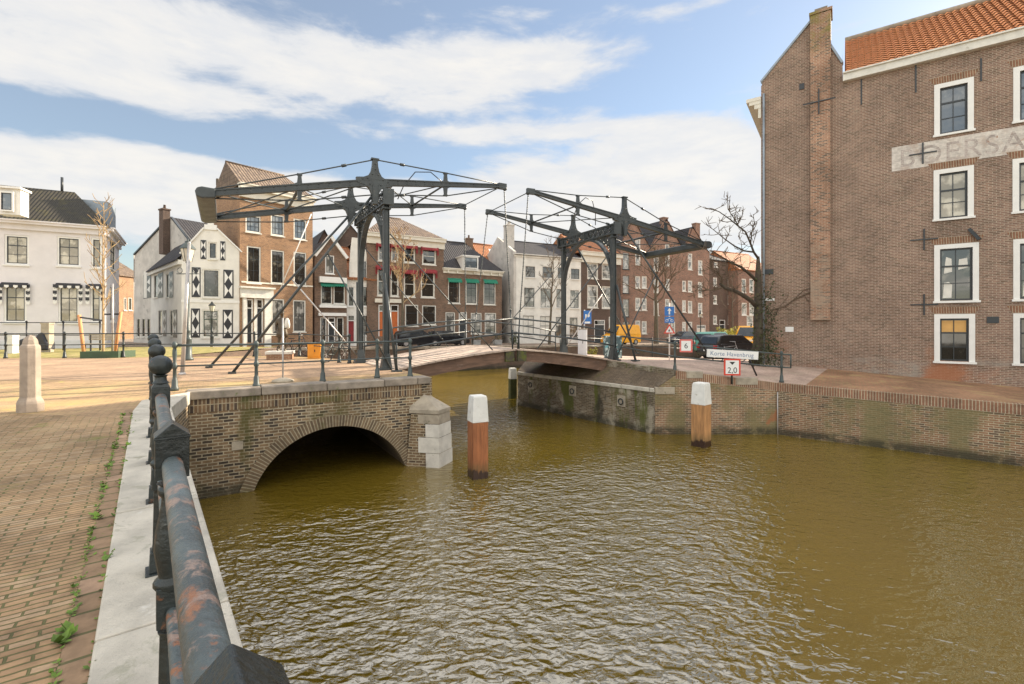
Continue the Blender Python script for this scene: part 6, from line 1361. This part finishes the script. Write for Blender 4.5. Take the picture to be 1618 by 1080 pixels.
# ------------------------------------------------------------------ statue on its plinth
pp = G(443, 567); t = thing('plinth', 'low brick plinth with a pale stone slab under the statue', 'plinth', pp)
mb = MB(); mb.obox(pp, (1, .3), 1.0, .8, 0, .24); mb.build('brick_base', M['plinth_brick'], t); mb = MB(); mb.obox(pp, (1, .3), 1.1, .9, .24, .37); mb.build('slab', M['limestone'], t, bevel=.015)
def skin(name, verts, edges, radii, mat, parent, levels=2):
    me = bpy.data.meshes.new(name); off = wloc(parent); me.from_pydata([tuple(V(v) - off) for v in verts], edges, []); o = bpy.data.objects.new(name, me); COL.objects.link(o); o.parent = parent
    o.modifiers.new('skin', 'SKIN'); lay = me.skin_vertices[0].data
    for i, r_ in enumerate(radii): lay[i].radius = r_ if isinstance(r_, tuple) else (r_, r_)
    lay[0].use_root = True
    sb = o.modifiers.new('sub', 'SUBSURF'); sb.levels = levels; sb.render_levels = levels
    for p in me.polygons: p.use_smooth = True
    me.materials.append(M[mat]); o.modifiers['skin'].use_smooth_shade = True
    return o
sb_ = pp + Z * .37 + V((.08, 0, 0)); st = thing('statue', 'bronze statue of a standing man in a long coat holding a bundle', 'statue', sb_)
q = lambda x, y, z: sb_ + V((x, y, z))
vs = [q(0, 0, .95), q(0, 0, 1.15), q(.02, -.02, 1.38), q(.02, -.04, 1.52), q(.03, -.07, 1.60), q(.03, -.09, 1.72), q(.03, -.08, 1.80),
      q(-.10, 0, .90), q(-.13, -.02, .50), q(-.14, .02, .09), q(-.15, -.14, .03), q(.11, 0, .90), q(.15, -.05, .50), q(.17, 0, .09), q(.19, -.16, .03),
      q(-.19, -.02, 1.40), q(-.27, -.02, 1.13), q(-.20, -.20, .98), q(-.13, -.26, .98), q(.22, -.02, 1.40), q(.33, .00, 1.14), q(.30, -.2, 1.02), q(.25, -.27, 1.05)]
es = [(0, 1), (1, 2), (2, 3), (3, 4), (4, 5), (5, 6), (0, 7), (7, 8), (8, 9), (9, 10), (0, 11), (11, 12), (12, 13), (13, 14), (2, 15), (15, 16), (16, 17), (17, 18), (2, 19), (19, 20), (20, 21), (21, 22)]
rd = [(.17, .12), (.15, .11), (.18, .12), (.07, .07), (.06, .06), (.095, .11), (.07, .08), .10, .068, .045, .04, .10, .068, .045, .04, .075, .055, .04, .035, .075, .055, .04, .035]
skin('body', vs, es, rd, 'bronze', st)
mb = MB(); mb.lathe(sb_ + V((0, 0, 0)), [(.27, .62), (.25, .80), (.21, 1.0), (.185, 1.2), (.20, 1.36), (.12, 1.47)], 14, sy=.72); mb.build('coat', M['bronze'], st)
mb = MB(); mb.lathe(sb_ + V((.03, -.09, 0)), [(.15, 1.795), (.155, 1.81), (.10, 1.82), (.095, 1.90), (.06, 1.92)], 14); mb.build('hat', M['bronze'], st)
mb = MB(); c0 = sb_ + V((.28, -.10, 0)); mb.lathe(c0, [(.05, 1.0), (.11, 1.06), (.125, 1.2), (.10, 1.38), (.05, 1.48), (.02, 1.5)], 10, sy=.8); mb.build('bundle', M['offwhite'], st)

# ------------------------------------------------------------------ cabinets, bins and bits on the street
def cabinet(name, label, c, u, w, dp, h, mat, cat, door=True, cap=None):
    t = thing(name, label, cat, c); c = V(c); u = V((*u, 0)).normalized(); mb = MB(); mb.obox(c, u, w, dp, c.z, c.z + .06); mb.obox(c, u, w * .97, dp * .97, c.z + .06, c.z + h - .05); mb.build('body', M[mat], t, bevel=.012)
    mb = MB(); mb.obox(c, u, w * 1.05, dp * 1.05, c.z + h - .05, c.z + h, .96); mb.build('lid', M[cap or mat], t, bevel=.01)
    if door:
        n = V((u.y, -u.x, 0)); mb = MB()
        for k in (-1, 1):
            a = c + u * (k * w * .235) + n * (dp * .485 + .006); mb.obox((a.x, a.y, 0), u, w * .44, .014, c.z + .12, c.z + h - .12)
        d_ = mb.build('door', M[mat], t); mb = MB(); a = c + n * (dp * .49 + .02) + u * (w * .05); mb.obox((a.x, a.y), u, .03, .02, c.z + h * .45, c.z + h * .6); mb.build('handle', M['sash'], d_)
    return t
cabinet('utility_cabinet', 'orange street cabinet on the bridge road near the left portal', G(497.5, 566), (1, .25), .58, .45, .70, 'orange_box', 'cabinet')
cabinet('control_cabinet', 'tall pale control cabinet of the bridge beyond the right portal', (3.75, 24.9, -.05), (1, -.2), .48, .42, 1.42, 'cabinet', 'cabinet', cap='sandstone')
cabinet('street_cabinet', 'teal and white painted cabinet behind the right portal post', (5.0, 23.2, -.08), (1, .3), .78, .45, 1.10, 'graffiti', 'cabinet')
cabinet('litter_bin', 'square pale litter bin behind the left railing', G(20, 558), (1, 0), .36, .36, 1.0, 'offwhite', 'bin', False)
p = G(75, 556); t = thing('stone_post', 'grey square stone post before the white corner house', 'post', p); mb = MB(); mb.obox(p, (1, .1), .42, .34, 0, 1.62); mb.obox(p, (1, .1), .48, .4, 1.62, 1.7); mb.build('post', M['sandstone'], t)
p = G(158, 555); t = thing('bench', 'dark slatted bench in front of the white corner house', 'bench', p); 
for (z_, dy, nm) in ((.45, 0, 'seat'), (.85, .28, 'backrest')):
    mb = MB()
    for k in range(3): mb.bar(p + V((-.9, dy + (k * .14 - .14 if nm == 'seat' else 0), z_ + (0 if nm == 'seat' else k * .13 - .13))), p + V((.9, dy + (k * .14 - .14 if nm == 'seat' else 0), z_ + (0 if nm == 'seat' else k * .13 - .13))), .11 if nm == 'seat' else .04, .04 if nm == 'seat' else .11)
    mb.build(nm, M['sandstone'], t)
for sx in (-.8, .8): mb = MB(); mb.bar(p + V((sx, -.1, 0)), p + V((sx, -.1, .44)), .06, .06); mb.bar(p + V((sx, .28, 0)), p + V((sx, .28, .98)), .06, .06); mb.build('leg', M['black'], t)
p = G(57, 556); t = thing('covered_scooter', 'scooter under a black cover before the white corner house', 'scooter', p); mb = MB(); mb.plate(lambda a, o, b: p + V((a, o, b)), [(-.85, .12), (-.8, .7), (-.35, .85), (.1, .8), (.45, 1.15), (.62, 1.12), (.85, .55), (.88, .12)], -.28, .28); mb.build('cover', M['black'], t, bevel=.09)
for sx in (-.6, .62): mb = MB(); mb.torus(p + V((sx, 0, .22)), (1, 0, 0), Z, .19, .06, 14, 6); mb.build('wheel', M['tyre'], t)
for i, (px, dd, lab) in enumerate(((667, 45.2, 'grey square planter with a small bush left of the low brick house'), (752, 49.2, 'grey planter in front of the door of the low brick house'), (786, 50, 'grey planter near the corner of the low brick house'))):
    c = V(((px - CX) / F * dd, dd, -.45)); t = thing('planter', lab, 'planter', c, 'planters along the far house fronts'); mb = MB(); mb.obox(c, (1, .6), .8, .55, c.z, c.z + .5, 1.08); mb.build('tub', M['planter'], t)
    rk = random.Random(i); mb = MB()
    for k in range(90): q_ = c + V((rk.gauss(0, .25), rk.gauss(0, .18), .55 + abs(rk.gauss(0, .22)))); a = V((rk.gauss(0, 1), rk.gauss(0, 1), rk.gauss(0, 1))).normalized() * .07; b = a.cross(Z).normalized() * .05; mb.face([q_ - a, q_ - b, q_ + a, q_ + b])
    mb.build('plant', M['green_leaf'], t)
def bike(label, c, h, mat='black', tyre='tyre'):
    c = V(c); h = V((*h, 0)).normalized(); t = thing('bicycle', label, 'bicycle', c, 'parked bicycles'); P_ = lambda x, z_, y=0: c + h * x + V((-h.y, h.x, 0)) * y + Z * z_
    for x in (-.53, .53):
        mb = MB(); mb.torus(P_(x, .34), h, Z, .33, .022, 20, 6); w_ = mb.build('wheel', M[tyre], t); mb = MB()
        for k in range(8): a = k * math.pi / 4; mb.tube([P_(x, .34), P_(x + .32 * math.cos(a), .34 + .32 * math.sin(a))], .005, 3)
        mb.build('spokes', M['steel'], w_)
    mb = MB()
    for a, b in (((-.53, .34), (-.12, .30)), ((-.12, .30), (-.22, .82)), ((-.12, .3), (.36, .78)), ((-.2, .76), (.34, .84)), ((-.53, .34), (-.2, .76)), ((.53, .34), (.34, .88)), ((.34, .88), (.30, 1.05))): mb.tube([P_(*a), P_(*b)], .018, 6)
    mb.build('frame', M[mat], t); mb = MB(); mb.tube([P_(.12, 1.05, -.28), P_(.3, 1.06, -.1), P_(.3, 1.06, .1), P_(.12, 1.05, .28)], .013, 6); mb.build('handlebar', M['steel'], t)
    mb = MB(); mb.plate(lambda a, o, b: P_(a, b, o), [(-.36, .88), (-.34, .92), (-.06, .90), (-.08, .87)], -.07, .07); mb.build('saddle', M['black'], t)
bike('dark bicycle leaning by the rear railing right of the statue', G(468, 562.5), (1, .5)); bike('bicycle parked beside the left bridge portal foot', G(531, 571), (.4, 1), 'iron_grey')
bike('bicycle with white tyres parked on the far quay left of the black car', ((639 - CX) / F * 43.4, 43.4, -.42), (1, .6), 'black', 'offwhite')
bike('pale bicycle against the right bank railing behind the name sign', (11.2, 24.2, -.35), (1, -.2), 'steel')

# ------------------------------------------------------------------ cars and vans
def vehicle(label, name, cat, c, head, paint, prof, cab, dims, sills=.22, wheel_r=.32, stripes=False, group='vehicles parked around the canal'):
    "prof = body outline (x,z), cab = cabin outline on top of it; x runs from the tail to the nose"
    Ln, Wd, belt, roofz = dims; c = V(c); h = V((*head, 0)).normalized(); sd_ = V((-h.y, h.x, 0)); t = thing(name, label, cat, c, group)
    P_ = lambda x, y, z_: c + h * x + sd_ * y + Z * z_
    def half(z_): return Wd / 2 * (1 - .15 * max(0, (z_ - belt) / (roofz - belt)))
    def loft(poly, hw, k=1.0):
        mb = MB(); n_ = len(poly); ys = (-1, -.93, .93, 1); i0 = 0; cx_ = sum(p[0] for p in poly) / n_; cz_ = sum(p[1] for p in poly) / n_
        for y in ys:
            f = .965 if abs(y) == 1 else 1.0
            mb.v += [P_(cx_ + (x - cx_) * f, y * hw(z_) * k, cz_ + (z_ - cz_) * f) for x, z_ in poly]
        for j in range(3):
            for i in range(n_): i2 = (i + 1) % n_; mb.poly((j * n_ + i, j * n_ + i2, (j + 1) * n_ + i2, (j + 1) * n_ + i), True)
        mb.poly(range(n_)); mb.poly([3 * n_ + i for i in range(n_)][::-1]); return mb
    body = loft(prof, half).build('body', M[paint], t)
    loft(cab, half).build('cabin', M[paint], t)
    cx_ = sum(p[0] for p in cab) / len(cab); cz_ = sum(p[1] for p in cab) / len(cab)
    for y in (-1, 1):
        mb = MB(); pts = [(cx_ + (x - cx_) * .86, cz_ + .01 + (z_ - cz_) * .74) for x, z_ in cab]; mb.face([P_(x, y * (half(z_) + .004), z_) for x, z_ in pts])
        if not stripes: mb.build('side_window', M['car_glass'], t)
    cs = sorted(cab); 
    def screen(a, b, nm):
        mb = MB(); d = V((b[1] - a[1], 0, -(b[0] - a[0]))); f = lambda k: (a[0] + (b[0] - a[0]) * k, a[1] + (b[1] - a[1]) * k); p0, p1 = f(.1), f(.86); ox = .02 if nm == 'windscreen' else -.02
        mb.face([P_(p0[0] + ox, -half(p0[1]) * .82, p0[1] + .01), P_(p0[0] + ox, half(p0[1]) * .82, p0[1] + .01), P_(p1[0] + ox, half(p1[1]) * .8, p1[1] + .01), P_(p1[0] + ox, -half(p1[1]) * .8, p1[1] + .01)]); mb.build(nm, M['car_glass'], t)
    screen(cab[0], cab[1], 'rear_window'); screen(cab[-1], cab[-2], 'windscreen')
    for x in (-Ln * .31, Ln * .31):
        for y in (-1, 1):
            mb = MB(); a = P_(x, y * (Wd / 2 - .20), wheel_r); b = P_(x, y * (Wd / 2 + .012), wheel_r); mb.tube([a, b], wheel_r, 18, smooth=False); w_ = mb.build('wheel', M['tyre'], t)
            mb = MB(); mb.tube([P_(x, y * (Wd / 2 - .05), wheel_r), P_(x, y * (Wd / 2 + .02), wheel_r)], wheel_r * .62, 14, smooth=False); mb.build('rim', M['rim'], w_)
    zl_ = belt * .86
    for y in (-1, 1):
        mb = MB(); mb.obox(P_(-Ln / 2 + .06, y * Wd * .40, 0), h, .16, .26, c.z + zl_ - .12, c.z + zl_ + .1); mb.build('tail_light', M['tail'], t)
        mb = MB(); mb.obox(P_(Ln / 2 - .16, y * Wd * .37, 0), h, .2, .3, c.z + zl_ - .17, c.z + zl_ - .02); mb.build('headlight', M['lamp'], t)
    mb = MB(); mb.obox(P_(-Ln / 2 + .0, 0, 0), h, .03, .5, c.z + belt * .55, c.z + belt * .55 + .11); mb.build('number_plate', M['orange_box' if False else 'sign_white'], t)
    return t
def hatch(L, hgt): b = hgt * .60; return ([(-L / 2, .34), (-L / 2 + .04, b - .06), (-L / 2 + .12, b), (L * .26, b), (L * .44, b * .86), (L / 2, b * .66), (L / 2, .3), (L / 2 - .1, .2), (-L / 2 + .1, .2)], [(-L / 2 + .10, b - .01), (-L / 2 + .38, hgt - .07), (-L / 2 + .75, hgt), (L * .06, hgt), (L * .28, b - .01)])
pr, cb = hatch(4.4, 1.62); vehicle('black sports utility car parked on the right bank behind the name sign', 'parked_car', 'car', (15.2, 32.6, -.72), (.92, .39), 'car_dark', pr, cb, (4.4, 1.85, .97, 1.62), wheel_r=.35)
pr, cb = hatch(3.9, 1.48); vehicle('small slate blue hatchback parked before the gabled warehouse', 'parked_car', 'car', ((1080 - CX) / F * 57.5, 57.5, -.62), (-.93, -.36), 'car_blue', pr, cb, (3.9, 1.68, .89, 1.48))
pr, cb = hatch(4.5, 1.5); vehicle('black car parked on the far quay before the red awning house', 'parked_car', 'car', ((660 - CX) / F * 44.0, 44.0, -.40), (.86, .51), 'car_black', pr, cb, (4.5, 1.75, .9, 1.5))
pr, cb = hatch(4.2, 1.48); vehicle('second dark car parked beyond the black one by the low brick house', 'parked_car', 'car', ((707 - CX) / F * 47.0, 47.0, -.44), (.86, .51), 'car_black', pr, cb, (4.2, 1.72, .89, 1.48))
vb = [(-2.2, .32), (-2.2, 1.2), (1.55, 1.2), (2.05, 1.0), (2.2, .7), (2.2, .28), (-2.1, .26)]; vc = [(-2.2, 1.18), (-2.1, 2.15), (-1.95, 2.25), (.7, 2.25), (1.5, 1.18)]
vehicle('yellow delivery van parked on the far quay before the dark arched door', 'delivery_van', 'van', ((981 - CX) / F * 53, 53, -.6), (-.86, -.5), 'van_yellow', vb, vc, (4.4, 1.9, 1.2, 2.25), stripes=True)
vehicle('yellow van half hidden by the mossy tree on the right bank', 'delivery_van', 'van', ((1186 - CX) / F * 44, 44, -.72), (-.7, -.7), 'van_yellow', vb, vc, (4.4, 1.9, 1.2, 2.25))
pr, cb = hatch(4.3, 1.75); vehicle('teal van mostly hidden behind the black car on the right bank', 'parked_van', 'van', ((1131 - CX) / F * 40, 40, -.74), (.8, .6), 'car_green', pr, cb, (4.3, 1.8, 1.0, 1.75))

# ------------------------------------------------------------------ signs
def board(name, w, h, U, N, P, mat, parent, th=.02):
    mb = MB(); U = V(U); N = V(N); up_ = N.cross(U); up_ = up_ if up_.z > 0 else -up_
    for o0, o1 in ((-th, 0),): mb.box8([P - U * w / 2 - up_ * h / 2 + N * o0, P + U * w / 2 - up_ * h / 2 + N * o0, P + U * w / 2 - up_ * h / 2 + N * o1, P - U * w / 2 - up_ * h / 2 + N * o1, P - U * w / 2 + up_ * h / 2 + N * o0, P + U * w / 2 + up_ * h / 2 + N * o0, P + U * w / 2 + up_ * h / 2 + N * o1, P - U * w / 2 + up_ * h / 2 + N * o1])
    return mb.build(name, M[mat], parent)
SN = V((-.12, -.993, 0)).normalized(); SU = V((.993, -.12, 0)).normalized()
def smat(U, N, P): up_ = N.cross(U); up_ = up_ if up_.z > 0 else -up_; return Matrix(((U.x, up_.x, N.x, P.x), (U.y, up_.y, N.y, P.y), (U.z, up_.z, N.z, P.z), (0, 0, 0, 1)))
c = D(1157.5, 559.5, 16.95); U2 = (SU + Z * -.052).normalized(); t = thing('name_sign', 'white bridge name board reading Korte Havenbrug fixed to the right railing', 'sign', c)
o = board('board', 1.77, .285, U2, SN, c, 'sign_white', t, .05)
x0 = text('Korte Havenbrug', .215, M['sign_text'], 'lettering', t, smat(U2, SN, c - U2 * .03 - Z * .07 + SN * .003), .001, 'CENTER', spacing=1.06, sx=.93)
c = D(1157, 579.7, 16.9); t = thing('height_sign', 'red bordered square sign reading 2,0 under a black triangle on the right quay', 'sign', c)
b_ = board('border', .57, .60, SU, SN, c, 'sign_red', t, .025); board('face', .455, .485, SU, SN, c + SN * .004, 'sign_white', t, .012)
text('2,0', .285, M['sign_black'], 'lettering', t, smat(SU, SN, c - Z * .205 + SN * .006), .001, 'CENTER', sx=.98)
mb = MB(); P_ = c + SN * .007; mb.face([P_ + SU * -.10 + Z * .19, P_ + Z * .08, P_ + SU * .10 + Z * .19]); mb.build('triangle', M['sign_black'], t)
mb = MB(); mb.tube([c - SN * .04 - Z * .62, c - SN * .04 + Z * .2], .035, 8); mb.build('post', M['iron_dark'], t)
c = D(1084, 546, 17.0); t = thing('width_sign', 'small faded red bordered square sign reading 6 on the right railing', 'sign', c); UN = V((.97, -.24, 0)); NN = V((-.24, -.97, 0))
board('border', .44, .47, UN, NN, c, 'sign_pink', t, .025); board('face', .33, .36, UN, NN, c + NN * .004, 'sign_white', t, .012); text('6', .27, M['sign_black'], 'lettering', t, smat(UN, NN, c - Z * .09 + NN * .006), .001, 'CENTER')
pb = V((8.2, 24.4, -.24)); t = thing('traffic_sign', 'white pole carrying blue one-way signs and a red warning triangle', 'traffic sign', pb)
mb = MB(); mb.tube([pb, pb + Z * 2.95], .035, 8); mb.build('pole', M['sign_white'], t); TN, TU = V((-.3, -.954, 0)), V((.954, -.3, 0))
c = pb + Z * 2.52 + TN * .05; o = board('arrow_sign', .47, .47, TU, TN, c, 'sign_blue', t); mb = MB(); P_ = c + TN * .004
mb.face([P_ + TU * a + Z * b for a, b in ((-.035, -.17), (.035, -.17), (.035, .02), (.10, .02), (0, .18), (-.10, .02), (-.035, .02))]); mb.build('arrow', M['sign_white'], o)
c = pb + Z * 2.07 + TN * .05; o = board('cycle_sign', .47, .32, TU, TN, c, 'sign_blue', t); mb = MB(); P_ = c + TN * .004
for dx in (-.12, .12): mb.torus(P_ + TU * dx - Z * .04, TU, Z, .065, .012, 12, 4)
mb.bar(P_ + TU * -.12 - Z * .04, P_ + TU * .02 + Z * .08, .012, .016); mb.bar(P_ + TU * .12 - Z * .04, P_ + TU * .04 + Z * .1, .012, .016); mb.bar(P_ + TU * -.05 + Z * .08, P_ + TU * .05 + Z * .08, .012, .016); mb.build('cycle_symbol', M['sign_white'], o)
c = pb + Z * 1.58 + TN * .05; mb = MB(); mb.plate(lambda a, o_, b: c + TU * a + TN * o_ + Z * b, [(-.29, -.22), (.29, -.22), (0, .28)], -.015, 0); o = mb.build('triangle_sign', M['sign_red'], t); mb = MB(); mb.face([c + TU * a + TN * .004 + Z * b for a, b in ((-.19, -.165), (.19, -.165), (0, .165))]); f_ = mb.build('face', M['sign_white'], o); mb = MB(); mb.lathe(c + TN * .006 - Z * .07, [(.045, -.05), (.05, 0), (.03, .06)], 8, sy=.1); mb.build('symbol', M['sign_black'], f_)
pb = V((3.95, 25.6, -.06)); t = thing('traffic_sign', 'blue sign board with a white symbol on a post behind the control cabinet', 'traffic sign', pb); mb = MB(); mb.tube([pb, pb + Z * 2.45], .035, 8); mb.build('pole', M['steel'], t)
c = pb + Z * 2.05 + TU * .18 + TN * .05; o = board('board', .42, .72, TU, TN, c, 'sign_blue', t); mb = MB(); mb.face([c + TN * .004 + TU * a + Z * b for a, b in ((-.12, -.05), (-.04, -.05), (-.04, .16), (-.12, .16))]); mb.face([c + TN * .004 + TU * a + Z * b for a, b in ((.03, -.02), (.12, .04), (.12, .16), (.03, .16))]); mb.build('symbol', M['sign_white'], o); board('lower_strip', .30, .10, TU, TN, c - Z * .29 + TN * .004, 'sign_white', o, .002)
